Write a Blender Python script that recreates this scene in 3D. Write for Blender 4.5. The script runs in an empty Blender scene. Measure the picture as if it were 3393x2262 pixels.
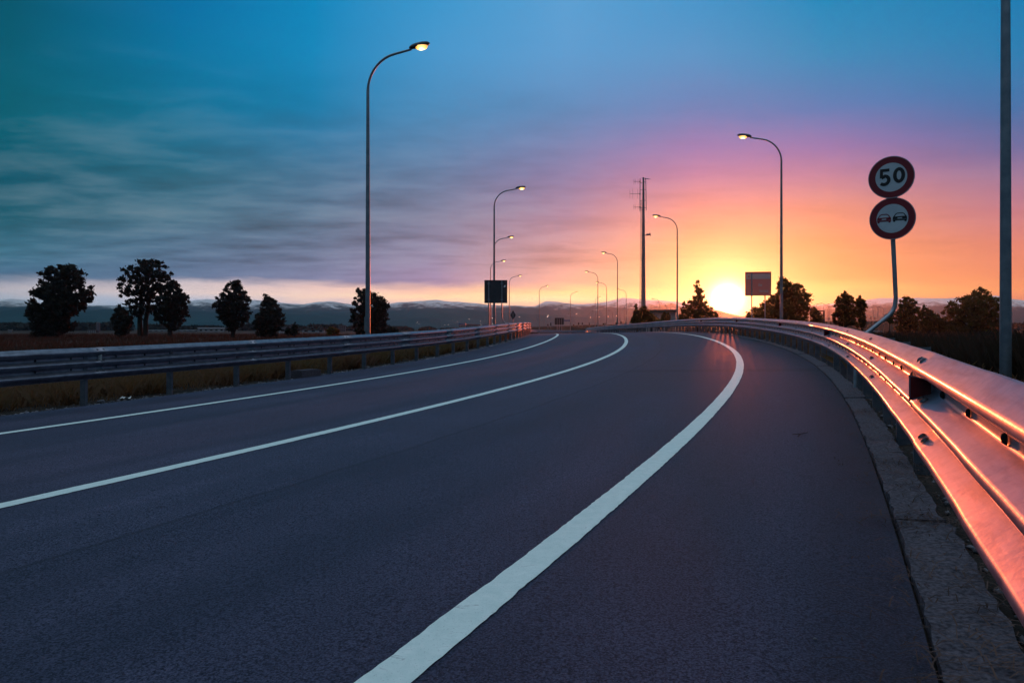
import bpy, bmesh, math, random
import numpy as np
from mathutils import Vector, Matrix
PI=math.pi
random.seed(7); rng=np.random.default_rng(7)
scn=bpy.context.scene
COL=scn.collection
# ------------------------------------------------------------------ camera constants (source photo pixels)
F=2462.8; CX=1696.5; Y0=1089.2; CAMH=1.08
def at(px,py,d):            # point seen at (px,py) at distance d along +Y
    return ((px-CX)*d/F, d, CAMH+(Y0-py)*d/F)
# ------------------------------------------------------------------ road geometry
KN=np.array([-40,-6,2,10,18,26,34,42,52,64,78,94,110,125,150,200,270.])
KAP=np.array([0,-0.00032,-0.00432,-0.00817,-0.00986,-0.00947,-0.00727,-0.00482,-0.00366,-0.00324,-0.00208,-0.0002,0.003,0.011,0.017,0.010,0.006])
ZS=np.array([-.06,-0.03763,0.01255,0.11683,0.2771,0.442,0.62388,0.77106,0.8364,0.80995,0.71424,0.5728,0.39478,0.19923,-.05,-.3,-.3])
BK=np.array([.0246,0.02464,0.02388,0.02255,0.02623,0.02681,0.02529,0.02475,0.0186,0.01748,0.01621,0.01157,0.00834,0.00651,.0065,.0065,.0065])
SS=np.arange(-40,270.01,.25)
def _sm(v):
    y=np.interp(SS,KN,v);k=18
    yp=np.pad(y,(k,k),mode='edge');return np.convolve(yp,np.ones(2*k+1)/(2*k+1),'valid')
_K=_sm(KAP);_i0=int(np.argmin(abs(SS)))
_th=np.concatenate([[0],np.cumsum((_K[1:]+_K[:-1])/2*.25)]);TH=_th-_th[_i0]+0.42508
_dx=np.sin(TH);_dy=np.cos(TH)
RX=np.concatenate([[0],np.cumsum((_dx[1:]+_dx[:-1])/2*.25)]);RY=np.concatenate([[0],np.cumsum((_dy[1:]+_dy[:-1])/2*.25)])
RX=RX-RX[_i0]-1.37265;RY=RY-RY[_i0]
RZ=_sm(ZS);RB=_sm(BK)
def RP(s,off,h=0.0):
    s=np.asarray(s,float);th=np.interp(s,SS,TH)
    x=np.interp(s,SS,RX)+off*np.cos(th);y=np.interp(s,SS,RY)-off*np.sin(th)
    z=np.interp(s,SS,RZ)+np.interp(s,SS,RB)*off+h
    return x,y,z
def RPv(s,off,h=0.0):
    x,y,z=RP(s,off,h);return Vector((float(x),float(y),float(z)))
def RTH(s): return float(np.interp(s,SS,TH))
def nearest(x,y):           # -> s, signed offset for arrays
    x=np.asarray(x,float).ravel();y=np.asarray(y,float).ravel()
    so=np.empty(len(x));oo=np.empty(len(x));A=SS[::2];ax=RX[::2];ay=RY[::2];at_=TH[::2]
    for a in range(0,len(x),4000):
        dx=x[a:a+4000,None]-ax;dy=y[a:a+4000,None]-ay
        j=(dx*dx+dy*dy).argmin(1);r=np.arange(len(j))
        so[a:a+4000]=A[j];oo[a:a+4000]=dx[r,j]*np.cos(at_[j])-dy[r,j]*np.sin(at_[j])
    return so,oo
def sstep(a,b,x):
    t=np.clip((np.asarray(x,float)-a)/(b-a),0,1);return t*t*(3-2*t)
def ground_z(x,y):
    x=np.asarray(x,float);y=np.asarray(y,float)
    return -.45+.5*sstep(8,26,x)*(1-sstep(110,150,y))
OFF_L=-9.35; OFF_R=1.503; RAIL_L=-9.45; RAIL_R=1.64
# ------------------------------------------------------------------ object helpers
OFFS={}
def link(o): COL.objects.link(o);return o
def props(o,label=None,cat=None,group=None,kind=None):
    if label:o['label']=label
    if cat:o['category']=cat
    if group:o['group']=group
    if kind:o['kind']=kind
    return o
def thing(name,loc,label,cat,group=None,rz=0):
    o=bpy.data.objects.new(name,None);link(o);o.location=loc;o.rotation_euler=(0,0,rz);o.empty_display_size=.3
    OFFS[o.name]=Vector(loc) if rz==0 else None
    return props(o,label,cat,group)
class MB:
    def __init__(s): s.v=[];s.f=[];s.m=[];s.sm=[]
    def add(s,vs,fs,mi=0,smooth=False):
        b=len(s.v);s.v+= [tuple(map(float,p)) for p in vs]
        for f in fs:
            s.f.append(tuple(b+i for i in f));s.m.append(mi);s.sm.append(smooth)
        return s
    def box(s,c,d,mi=0,rz=0.0,M=None):
        hx,hy,hz=d[0]/2,d[1]/2,d[2]/2
        P=[Vector((x*hx,y*hy,z*hz)) for x in(-1,1) for y in(-1,1) for z in(-1,1)]
        R=Matrix.Rotation(rz,3,'Z') if M is None else M
        P=[R@p+Vector(c) for p in P]
        return s.add(P,[(0,1,3,2),(4,6,7,5),(0,4,5,1),(2,3,7,6),(0,2,6,4),(1,5,7,3)],mi)
    def tube(s,pts,rad,n=8,mi=0,caps=True):
        pts=[Vector(tuple(map(float,p))) for p in pts]
        if not hasattr(rad,'__len__'):rad=[rad]*len(pts)
        rad=[float(q) for q in rad]
        rings=[];up=None
        for i,p in enumerate(pts):
            t=(pts[min(i+1,len(pts)-1)]-pts[max(i-1,0)]).normalized()
            if up is None:
                up=Vector((0,1,0)) if abs(t.y)<.9 else Vector((1,0,0))
            a=t.cross(up).normalized();b=t.cross(a).normalized();up=-(t.cross(a)) if False else up
            rings.append([p+rad[i]*(a*math.cos(2*PI*k/n)+b*math.sin(2*PI*k/n)) for k in range(n)])
        vs=[q for r in rings for q in r];fs=[]
        for i in range(len(pts)-1):
            for k in range(n):
                k2=(k+1)%n;fs.append((i*n+k,i*n+k2,(i+1)*n+k2,(i+1)*n+k))
        s.add(vs,fs,mi,True)
        if caps:
            s.add(rings[0],[tuple(range(n))[::-1]],mi);s.add(rings[-1],[tuple(range(n))],mi)
        return s
    def build(s,name,mats,parent=None,label=None):
        me=bpy.data.meshes.new(name)
        L=Vector((0,0,0))
        if parent is not None:L=OFFS.get(parent.name) or Vector((0,0,0))
        me.from_pydata([(p[0]-L.x,p[1]-L.y,p[2]-L.z) for p in s.v],[],s.f)
        if not isinstance(mats,(list,tuple)):mats=[mats]
        for m in mats:me.materials.append(m)
        me.polygons.foreach_set('material_index',s.m);me.polygons.foreach_set('use_smooth',s.sm)
        me.update()
        o=bpy.data.objects.new(name,me);link(o)
        if parent is not None:o.parent=parent;OFFS[o.name]=L
        else:OFFS[o.name]=Vector((0,0,0))
        if label:o['label']=label
        return o
def grid_mesh(name,P,mat,parent=None,uv=None,smooth=True):   # P: (n,m,3)
    n,m=P.shape[:2];me=bpy.data.meshes.new(name)
    i=np.arange(n*m).reshape(n,m)
    q=np.stack([i[:-1,:-1],i[:-1,1:],i[1:,1:],i[1:,:-1]],-1).reshape(-1,4)
    v=P.reshape(-1,3).astype(np.float32)
    fast(me,v,q,mat,smooth)
    if uv is not None:
        l=me.uv_layers.new(name='UVMap');l.data.foreach_set('uv',uv.reshape(-1,2)[q.ravel()].astype(np.float32).ravel())
    o=bpy.data.objects.new(name,me);link(o)
    if parent is not None:o.parent=parent
    OFFS[o.name]=Vector((0,0,0))
    return o
def fast(me,v,q,mat,smooth=False):
    k=q.shape[1]
    me.vertices.add(len(v));me.vertices.foreach_set('co',np.asarray(v,np.float32).ravel())
    me.loops.add(q.size);me.loops.foreach_set('vertex_index',q.ravel().astype(np.int32))
    me.polygons.add(len(q));me.polygons.foreach_set('loop_start',np.arange(0,q.size,k,dtype=np.int32))
    me.polygons.foreach_set('loop_total',np.full(len(q),k,np.int32))
    if smooth:me.polygons.foreach_set('use_smooth',np.ones(len(q),bool))
    me.materials.append(mat);me.update(calc_edges=True);me.validate()
def copy_tree(o,parent=None):
    c=o.copy();link(c)
    if parent is not None:c.parent=parent
    for ch in list(o.children):copy_tree(ch,c)
    return c
# ------------------------------------------------------------------ materials
class NT:
    def __init__(s,nt): s.nt=nt
    def n(s,t,inp=None,**kw):
        x=s.nt.nodes.new(t)
        for k,v in kw.items():setattr(x,k,v)
        for k,v in (inp or {}).items():
            if isinstance(v,bpy.types.NodeSocket):s.nt.links.new(v,x.inputs[k])
            else:x.inputs[k].default_value=v
        return x
    def math(s,op,a,b=0.0,c=0.0,clamp=False):
        x=s.nt.nodes.new('ShaderNodeMath');x.operation=op;x.use_clamp=clamp
        for i,v in enumerate((a,b,c)):
            if isinstance(v,bpy.types.NodeSocket):s.nt.links.new(v,x.inputs[i])
            else:x.inputs[i].default_value=v
        return x.outputs[0]
    def mix(s,f,a,b,bt='MIX'):
        x=s.nt.nodes.new('ShaderNodeMix');x.data_type='RGBA';x.blend_type=bt
        for k,v in ((0,f),(6,a),(7,b)):
            if isinstance(v,bpy.types.NodeSocket):s.nt.links.new(v,x.inputs[k])
            else:x.inputs[k].default_value=v if k==0 else (*v[:3],1)
        return x.outputs[2]
    def ramp(s,f,stops,interp='LINEAR'):
        x=s.nt.nodes.new('ShaderNodeValToRGB');r=x.color_ramp;r.interpolation=interp
        while len(r.elements)<len(stops):r.elements.new(.5)
        for e,(p,c) in zip(r.elements,sorted(stops,key=lambda t:t[0])):
            e.position=p;e.color=(*c[:3],1) if hasattr(c,'__len__') else (c,c,c,1)
        s.nt.links.new(f,x.inputs[0]);return x.outputs[0]
    def link(s,a,b):s.nt.links.new(a,b)
def mat(name,base,rough=.6,metal=0.0,spec=.5,emit=None,estr=0,var=None,bump=None,trans=0,rvar=None,scale_obj=True):
    m=bpy.data.materials.new(name);m.use_nodes=True;nt=m.node_tree;N=NT(nt)
    b=nt.nodes['Principled BSDF'];out=nt.nodes['Material Output']
    b.inputs['Roughness'].default_value=rough;b.inputs['Metallic'].default_value=metal;b.inputs['Specular IOR Level'].default_value=spec
    b.inputs['Base Color'].default_value=(*base,1)
    tc=N.n('ShaderNodeTexCoord').outputs['Object']
    if var:                                   # (scale, detail, other colour, lo, hi)
        nz=N.n('ShaderNodeTexNoise',{'Vector':tc,'Scale':var[0],'Detail':var[1],'Roughness':.6}).outputs[0]
        f=N.ramp(nz,[(var[3],0.0),(var[4],1.0)])
        N.link(N.mix(f,base,var[2]),b.inputs['Base Color'])
        if rvar is not None:
            N.link(N.math('ADD',N.math('MULTIPLY',nz,rvar),rough-rvar/2),b.inputs['Roughness'])
    if bump:
        nz=N.n('ShaderNodeTexNoise',{'Vector':tc,'Scale':bump[0],'Detail':4.0}).outputs[0]
        bp=N.n('ShaderNodeBump',{'Height':nz,'Strength':bump[1],'Distance':bump[2]})
        N.link(bp.outputs[0],b.inputs['Normal'])
    if emit:
        b.inputs['Emission Color'].default_value=(*emit,1);b.inputs['Emission Strength'].default_value=estr
    if trans:
        k3=9.0 if name=='dusky_foliage' else 3.2
        t=N.n('ShaderNodeBsdfTranslucent');t.inputs[0].default_value=(min(1,base[0]*k3),base[1]*k3*.7,base[2]*k3*.25,1)
        mx=N.n('ShaderNodeMixShader',{0:trans});N.link(b.outputs[0],mx.inputs[1]);N.link(t.outputs[0],mx.inputs[2]);N.link(mx.outputs[0],out.inputs[0])
    return m
def lamp_mat():
    m=bpy.data.materials.new('lit_lamp_bowl');m.use_nodes=True;nt=m.node_tree;N=NT(nt);b=nt.nodes['Principled BSDF']
    ob=N.n('ShaderNodeTexCoord').outputs['Object']
    d=N.n('ShaderNodeVectorMath',{0:ob,1:(1.72,0,9.05)},operation='DISTANCE').outputs['Value']
    N.link(N.ramp(d,[(.06,(1.0,.80,.36)),(.11,(1.0,.62,.13)),(.20,(1.0,.34,.03))]),b.inputs['Emission Color'])
    N.link(N.ramp(d,[(.05,1.0),(.13,.30),(.22,.10)]),b.inputs['Emission Strength']) if False else None
    N.link(N.math('MULTIPLY',N.ramp(d,[(.06,1.0),(.12,.42),(.21,.20)]),4.5),b.inputs['Emission Strength'])
    return m
def srgb(*c): return tuple((x/255/12.92 if x/255<=.04045 else ((x/255+.055)/1.055)**2.4) for x in c)

def asphalt_mat():
    m=bpy.data.materials.new('asphalt');m.use_nodes=True;nt=m.node_tree;N=NT(nt);b=nt.nodes['Principled BSDF']
    tc=N.n('ShaderNodeTexCoord');ob=tc.outputs['Object'];uv=tc.outputs['UV']
    sx=N.n('ShaderNodeSeparateXYZ',{0:uv});u,v=sx.outputs[0],sx.outputs[1]
    fine=N.n('ShaderNodeTexNoise',{'Vector':ob,'Scale':120.0,'Detail':2.0,'Roughness':.6}).outputs[0]
    mid=N.n('ShaderNodeTexNoise',{'Vector':ob,'Scale':62.0,'Detail':3.0,'Roughness':.7}).outputs[0]
    vor=N.n('ShaderNodeTexVoronoi',{'Vector':ob,'Scale':95.0}).outputs['Distance']
    big=N.n('ShaderNodeTexNoise',{'Vector':ob,'Scale':.55,'Detail':5.0,'Roughness':.55}).outputs[0]
    st=N.n('ShaderNodeCombineXYZ',{0:N.math('MULTIPLY',u,1.6),1:N.math('MULTIPLY',v,.07)})
    strk=N.n('ShaderNodeTexNoise',{'Vector':st.outputs[0],'Scale':1.0,'Detail':4.0,'Roughness':.6}).outputs[0]
    c=N.mix(N.ramp(N.math('ADD',N.math('MULTIPLY',fine,.6),N.math('MULTIPLY',mid,.4)),[(.40,0.0),(.60,1.0)]),(.0040,.0048,.0155),(.064,.065,.114))
    c=N.mix(N.ramp(vor,[(.0,1.0),(.22,0.0)]),c,(.15,.16,.20))
    c=N.mix(1.0,c,N.ramp(big,[(.3,(.78,.78,.80)),(.7,(1.2,1.2,1.18))]),'MULTIPLY')
    c=N.mix(1.0,c,N.ramp(strk,[(.3,(.64,.64,.68)),(.7,(1.34,1.31,1.26))]),'MULTIPLY')
    # longitudinal paving joint between the two lanes, with a slightly wandering dark seam
    wob=N.n('ShaderNodeTexNoise',{'Vector':N.n('ShaderNodeCombineXYZ',{1:N.math('MULTIPLY',v,.9)}).outputs[0],'Scale':1.0,'Detail':3.0}).outputs[0]
    ju=N.math('ADD',u,N.math('MULTIPLY_ADD',wob,.14,2.23-.07))
    seam=N.math('SUBTRACT',1.0,N.math('MULTIPLY',N.math('ABSOLUTE',ju),26.0),clamp=True)
    seam=N.math('MULTIPLY',seam,N.ramp(fine,[(.3,.3),(.6,1.0)]))
    c=N.mix(N.math('MULTIPLY',seam,.65),c,(.010,.010,.016))
    side=N.math('MULTIPLY_ADD',ju,4.0,.5,clamp=True)
    c=N.mix(1.0,c,N.mix(side,(1.12,1.12,1.12),(.94,.94,.96)),'MULTIPLY')
    # transverse joint of the deck
    jv=N.math('SUBTRACT',1.0,N.math('MULTIPLY',N.math('ABSOLUTE',N.math('SUBTRACT',v,16.2)),1.6),clamp=True)
    jm=N.math('MULTIPLY',N.ramp(jv,[(.35,0.0),(.5,.45),(1,.45)]),N.math('MULTIPLY_ADD',u,.8,2.6,clamp=True))
    c=N.mix(jm,c,(.016,.015,.022))
    ed=N.n('ShaderNodeMapRange',{'Value':u,1:OFF_R-.55,2:OFF_R-.02,3:0.0,4:.6}).outputs[0]
    c=N.mix(N.math('MULTIPLY',ed,N.ramp(big,[(.35,.2),(.6,1.0)])),c,(.02,.016,.018))
    N.link(c,b.inputs['Base Color'])
    rg=N.math('ADD',N.math('MULTIPLY',strk,.22),N.math('MULTIPLY_ADD',big,.14,.52))
    N.link(rg,b.inputs['Roughness'])
    b.inputs['Specular IOR Level'].default_value=.2
    h=N.math('ADD',N.math('MULTIPLY',fine,.6),N.math('MULTIPLY',vor,.7))
    bp=N.n('ShaderNodeBump',{'Height':h,'Strength':.25,'Distance':.004});N.link(bp.outputs[0],b.inputs['Normal'])
    return m
def steel_mat():
    m=bpy.data.materials.new('galvanised_steel');m.use_nodes=True;nt=m.node_tree;N=NT(nt);b=nt.nodes['Principled BSDF']
    ob=N.n('ShaderNodeTexCoord').outputs['Object']
    n1=N.n('ShaderNodeTexNoise',{'Vector':ob,'Scale':9.0,'Detail':6.0,'Roughness':.65}).outputs[0]
    sp=N.n('ShaderNodeTexVoronoi',{'Vector':ob,'Scale':60.0}).outputs['Color']
    n2=N.n('ShaderNodeTexNoise',{'Vector':N.n('ShaderNodeMapping',{0:ob,3:(3,3,40)}).outputs[0],'Scale':1.0,'Detail':5.0}).outputs[0]
    c=N.mix(N.ramp(n1,[(.3,0.0),(.7,1.0)]),(.16,.17,.22),(.30,.31,.37))
    c=N.mix(N.ramp(n2,[(.48,0.0),(.72,.65)]),c,(.085,.08,.095))
    N.link(c,b.inputs['Base Color']);b.inputs['Metallic'].default_value=.9;b.inputs['Coat Weight'].default_value=.12;b.inputs['Coat Roughness'].default_value=.16
    g=N.n('ShaderNodeRGBToBW',{0:sp}).outputs[0]
    N.link(N.math('ADD',N.math('MULTIPLY',n1,.25),N.math('MULTIPLY_ADD',g,.08,.29)),b.inputs['Roughness'])
    bp=N.n('ShaderNodeBump',{'Height':n1,'Strength':.12,'Distance':.01})
    bp2=N.n('ShaderNodeBump',{'Height':g,'Strength':.05,'Distance':.002,'Normal':bp.outputs[0]})
    N.link(bp2.outputs[0],b.inputs['Normal'])
    return m
def paint_mat():
    m=bpy.data.materials.new('road_paint');m.use_nodes=True;nt=m.node_tree;N=NT(nt);b=nt.nodes['Principled BSDF']
    ob=N.n('ShaderNodeTexCoord').outputs['Object']
    n1=N.n('ShaderNodeTexNoise',{'Vector':ob,'Scale':14.0,'Detail':8.0,'Roughness':.7}).outputs[0]
    n2=N.n('ShaderNodeTexNoise',{'Vector':ob,'Scale':160.0,'Detail':2.0}).outputs[0]
    mp=N.n('ShaderNodeMapping',{0:ob,3:(3.0,16.0,1.0)}).outputs[0]
    cr=N.n('ShaderNodeTexVoronoi',{'Vector':mp,'Scale':.8},feature='DISTANCE_TO_EDGE').outputs['Distance']
    c=N.mix(N.ramp(n1,[(.35,0.0),(.7,1.0)]),(.60,.72,.68),(.76,.84,.80))
    c=N.mix(N.math('MULTIPLY',N.ramp(n2,[(.62,0.0),(.72,.6)]),1.0),c,(.28,.32,.33))
    c=N.mix(N.math('MULTIPLY',N.ramp(cr,[(.0,.6),(.015,0.0)]),N.ramp(n1,[(.52,0.0),(.62,1.0)])),c,(.10,.11,.12))
    N.link(c,b.inputs['Base Color']);b.inputs['Roughness'].default_value=.62;b.inputs['Specular IOR Level'].default_value=.35
    bp=N.n('ShaderNodeBump',{'Height':n2,'Strength':.35,'Distance':.003});N.link(bp.outputs[0],b.inputs['Normal'])
    return m
M={}
M['asphalt']=asphalt_mat();M['steel']=steel_mat();M['paint']=paint_mat()
M['railpost']=mat('rail_post_steel',(.085,.10,.13),.5,.5,var=(7.0,4.0,(.15,.16,.19),.4,.7))
M['bolt']=mat('dark_bolt',(.05,.055,.07),.5,.6)
M['slot']=mat('slot_hole',(.006,.006,.008),.9)
M['pole']=mat('lamp_post_steel',(.17,.20,.24),.42,.7,var=(6.0,4.0,(.26,.29,.33),.35,.7),rvar=.2)
M['head']=mat('lamp_housing',(.05,.055,.065),.5,.3)
M['lamp']=mat('lit_lamp_glass',(.9,.7,.4),.3,emit=(1.0,.60,.20),estr=3.6)
M['lamp']=lamp_mat()
M['lampfar']=mat('lit_far_lamp',(.9,.7,.4),.3,emit=(1.0,.86,.66),estr=9)
M['unlit']=mat('unlit_lamp_glass',(.35,.35,.36),.3)
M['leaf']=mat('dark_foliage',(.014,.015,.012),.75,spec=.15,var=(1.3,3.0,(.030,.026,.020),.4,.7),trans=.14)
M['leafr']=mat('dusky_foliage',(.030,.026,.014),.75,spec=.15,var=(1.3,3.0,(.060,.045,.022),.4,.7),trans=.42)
M['bark']=mat('bark',(.028,.022,.020),.9,spec=.1,var=(9.0,4.0,(.05,.04,.035),.4,.7))
M['grass']=mat('dry_grass',(.14,.078,.062),.85,spec=.1,var=(.35,4.0,(.080,.080,.040),.35,.65),trans=.25)
M['fgrass']=mat('field_dry_grass',(.046,.029,.026),.85,spec=.1,var=(.25,4.0,(.022,.018,.014),.35,.65),trans=.15)
M['straw']=mat('straw',(.11,.065,.055),.85,spec=.1,var=(3.0,2.0,(.045,.028,.024),.4,.6))
M['soil']=mat('field_soil',(.030,.021,.017),.95,spec=.1,var=(.5,8.0,(.055,.036,.026),.35,.7),bump=(14.0,.8,.05))
M['verge']=mat('verge_soil',(.022,.018,.016),.95,spec=.1,var=(2.5,8.0,(.05,.038,.032),.4,.7),bump=(20.0,.9,.05))
M['concrete']=mat('old_concrete',(.115,.098,.12),.9,spec=.2,var=(55.0,14.0,(.034,.028,.036),.38,.62),bump=(160.0,.6,.004))
M['stone']=mat('pale_gravel',(.20,.19,.22),.85,spec=.25,var=(2.0,5.0,(.06,.055,.065),.4,.6))
M['paper']=mat('litter_paper',(.78,.80,.80),.7)
M['signback']=mat('sign_back_metal',(.035,.035,.045),.55,.3,var=(3.0,4.0,(.055,.05,.06),.4,.7))
M['signpost']=mat('sign_post_steel',(.24,.26,.30),.42,.7,var=(8.0,4.0,(.34,.36,.40),.4,.7),rvar=.2)
M['white']=mat('sign_white',(.46,.54,.60),.5,var=(5.0,5.0,(.38,.45,.52),.4,.7))
M['red']=mat('sign_red',(.17,.008,.018),.42)
M['black']=mat('sign_black',(.008,.008,.010),.45)
M['rim']=mat('sign_rim_grey',(.34,.30,.36),.4,.4)
M['redglass']=mat('red_reflector',(.14,.004,.006),.25,spec=.6)
M['whiterefl']=mat('white_reflector',(.78,.80,.82),.35)
M['plaster']=mat('building_plaster',(.34,.31,.33),.85,var=(1.2,5.0,(.25,.23,.25),.4,.7))
M['darkwall']=mat('dark_building_wall',(.13,.10,.12),.85,var=(1.0,5.0,(.09,.07,.09),.4,.7))
M['roof']=mat('flat_roof_edge',(.10,.085,.09),.8)
M['window']=mat('dark_window',(.01,.012,.016),.15,spec=.7)
M['mast']=mat('mast_concrete_steel',(.13,.13,.17),.6,.3,var=(.6,4.0,(.20,.19,.23),.4,.7))
M['brown']=mat('flare_tinted_sign_panel',(.95,.20,.17),.5)  # red base brightened, sun flare glow painted into the board colour
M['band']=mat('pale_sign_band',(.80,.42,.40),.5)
M['bluesign']=mat('blue_sign',(.08,.14,.28),.45)
M['wood']=mat('far_woods',(.020,.020,.018),.9,spec=.05,var=(.05,4.0,(.035,.030,.022),.4,.7))
M['bank']=mat('bank_soil',(.030,.020,.018),.95,spec=.05,var=(.4,6.0,(.050,.033,.027),.4,.7))
def mountain_mat():
    m=bpy.data.materials.new('snowy_mountain');m.use_nodes=True;nt=m.node_tree;N=NT(nt);b=nt.nodes['Principled BSDF']
    g=N.n('ShaderNodeNewGeometry');ob=N.n('ShaderNodeTexCoord').outputs['Object']
    z=N.n('ShaderNodeSeparateXYZ',{0:ob}).outputs[2];nz=N.n('ShaderNodeSeparateXYZ',{0:g.outputs['Normal']}).outputs[2]
    n=N.n('ShaderNodeTexNoise',{'Vector':ob,'Scale':.02,'Detail':8.0,'Roughness':.7}).outputs[0]
    h=N.math('ADD',z,N.math('MULTIPLY_ADD',n,105.0,-52.0))
    f=N.n('ShaderNodeMapRange',{'Value':h,1:75.0,2:96.0}).outputs[0]
    f=N.math('MULTIPLY',f,N.n('ShaderNodeMapRange',{'Value':nz,1:.45,2:.75,3:.25,4:1.0}).outputs[0])
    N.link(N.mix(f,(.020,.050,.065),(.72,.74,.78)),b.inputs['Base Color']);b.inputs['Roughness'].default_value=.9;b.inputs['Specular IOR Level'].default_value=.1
    return m
M['mountain']=mountain_mat()
M['hill']=mat('haze_tinted_hill',(.012,.048,.062),.95,spec=.05,var=(.01,7.0,(.020,.066,.080),.4,.7))  # wooded slopes with the blue of distance haze painted into their colour
# ------------------------------------------------------------------ world
SUN_AZ=math.radians(16.15);SUN_EL=math.radians(2.15)
SUND=Vector((math.sin(SUN_AZ)*math.cos(SUN_EL),math.cos(SUN_AZ)*math.cos(SUN_EL),math.sin(SUN_EL)))
def make_world():
    w=bpy.data.worlds.new('World');scn.world=w;w.use_nodes=True;nt=w.node_tree;N=NT(nt)
    bg=nt.nodes['Background'];out=nt.nodes['World Output']
    d=N.n('ShaderNodeTexCoord').outputs['Generated']
    sp=N.n('ShaderNodeSeparateXYZ',{0:N.n('ShaderNodeVectorMath',{0:d},operation='NORMALIZE').outputs[0]})
    x,y,z=sp.outputs
    az=N.math('MULTIPLY',N.math('ARCTAN2',x,y),180/PI)
    el=N.math('MULTIPLY',N.math('ARCSINE',z),180/PI)
    # cloud layer seen in perspective
    den=N.math('ADD',N.math('MAXIMUM',z,0.0),.055)
    P=N.n('ShaderNodeCombineXYZ',{0:N.math('DIVIDE',x,den),1:N.math('DIVIDE',y,den)}).outputs[0]
    Pm=N.n('ShaderNodeMapping',{0:P,2:(0,0,.08),3:(.8,1.1,1)}).outputs[0]
    n1=N.n('ShaderNodeTexNoise',{'Vector':Pm,'Scale':2.6,'Detail':9.0,'Roughness':.6,'Distortion':.22}).outputs[0]
    n2=N.n('ShaderNodeTexNoise',{'Vector':Pm,'Scale':.75,'Detail':5.0,'Roughness':.55,'Distortion':.3}).outputs[0]
    Pw=N.n('ShaderNodeCombineXYZ',{0:N.math('MULTIPLY',az,.16),1:N.math('MULTIPLY',el,.9)}).outputs[0]
    n3=N.n('ShaderNodeTexNoise',{'Vector':Pw,'Scale':1.0,'Detail':7.0,'Roughness':.6,'Distortion':.5}).outputs[0]
    low=N.n('ShaderNodeMapRange',{'Value':el,1:7.0,2:3.0}).outputs[0]
    el2=N.math('ADD',el,N.math('MULTIPLY',N.math('MULTIPLY',N.math('SUBTRACT',n3,.5),1.5),low))
    el2=N.math('MAXIMUM',el2,0.0)
    f=N.math('SQRT',N.math('DIVIDE',el2,90.0))
    cols=SKY
    acc=None;pa=None
    for a,stops in cols:
        r=N.ramp(f,[(min(1,max(0,e)/90)**.5,c) for e,c in stops])
        if acc is None:acc=r
        else:
            k=N.n('ShaderNodeMapRange',{'Value':az,1:pa,2:a},interpolation_type='SMOOTHSTEP' if False else 'LINEAR').outputs[0]
            acc=N.mix(k,acc,r)
        pa=a
    # cloud light and dark
    ml=N.math('MULTIPLY',N.n('ShaderNodeMapRange',{'Value':el,1:2.5,2:5.0}).outputs[0],N.n('ShaderNodeMapRange',{'Value':el,1:19.0,2:10.0,3:.10,4:1.0}).outputs[0])
    ml=N.math('MULTIPLY',ml,N.n('ShaderNodeMapRange',{'Value':az,1:18.0,2:-12.0,3:.22,4:1.0}).outputs[0])
    cl=N.math('ADD',N.math('MULTIPLY',N.math('SUBTRACT',n1,.5),1.3),N.math('MULTIPLY',N.math('SUBTRACT',n2,.5),1.7))
    cf=N.math('MULTIPLY_ADD',N.math('MULTIPLY',cl,ml),1.0,1.0)
    cf=N.math('MAXIMUM',cf,.35)
    cv=N.n('ShaderNodeCombineXYZ',{0:cf,1:cf,2:cf}).outputs[0]
    acc=N.mix(1.0,acc,cv,'MULTIPLY')
    lt=N.math('MULTIPLY',N.math('MULTIPLY',N.math('MAXIMUM',cl,0.0),ml),.9,clamp=True)
    acc=N.mix(lt,acc,(.17,.215,.245))
    # sun and its aureole
    dp=N.n('ShaderNodeVectorMath',{0:d,1:tuple(SUND)},operation='DOT_PRODUCT').outputs['Value']
    th=N.math('MULTIPLY',N.math('ARCCOSINE',N.math('MINIMUM',dp,1.0)),180/PI)
    g1=N.math('EXPONENT',N.math('MULTIPLY',N.math('POWER',N.math('DIVIDE',th,SUN_CORE),2.0),-1.0))
    g2=N.math('EXPONENT',N.math('DIVIDE',th,-4.0))
    def addc(acc,g,c):
        v=N.n('ShaderNodeVectorMath',{0:c,'Scale':g},operation='SCALE').outputs[0]
        return N.n('ShaderNodeVectorMath',{0:acc,1:v},operation='ADD').outputs[0]
    acc=addc(acc,g1,(5.0,4.2,2.6));g3=N.math('EXPONENT',N.math('DIVIDE',th,-1.55));acc=addc(acc,g3,(2.6,1.7,.62));acc=addc(acc,g2,(.42,.17,.05))
    N.link(acc,bg.inputs[0]);bg.inputs[1].default_value=1.0
    sk=N.n('ShaderNodeTexSky',sky_type='NISHITA');sk.sun_disc=False;sk.sun_elevation=SUN_EL;sk.sun_rotation=SUN_AZ
    b2=N.n('ShaderNodeBackground',{0:sk.outputs[0],1:.0006})
    ad=N.n('ShaderNodeAddShader');N.link(bg.outputs[0],ad.inputs[0]);N.link(b2.outputs[0],ad.inputs[1]);N.link(ad.outputs[0],out.inputs[0])
SUN_CORE=.95
def _col(xd,rows,zen,z35):
    a=math.atan((xd-1176)/1707.)
    st=[(0.0,srgb(*rows[-1][1]))]
    for y,c in rows: 
        e=math.degrees(math.atan((755-y)/1707.*math.cos(a)));k=max(0,min(1,(6.5-e)/4.5))*max(0,min(1,(1560-xd)/500));q=(1+.25*k,1+.5*k,1+1.1*k)
        w_=1-.20*max(0,min(1,(14-e)/6))*max(0,1-abs(xd-1750)/520)
        st.append((e,tuple(p_*v*w_ for p_,v in zip(q,srgb(*c)))))
    st+= [(36,z35),(58,zen),(90,zen)]
    return (math.degrees(a),st)
ZEN=(.17,.27,.36);Z35=(.06,.22,.36);ZENB=(.66,.82,.98)
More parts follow.
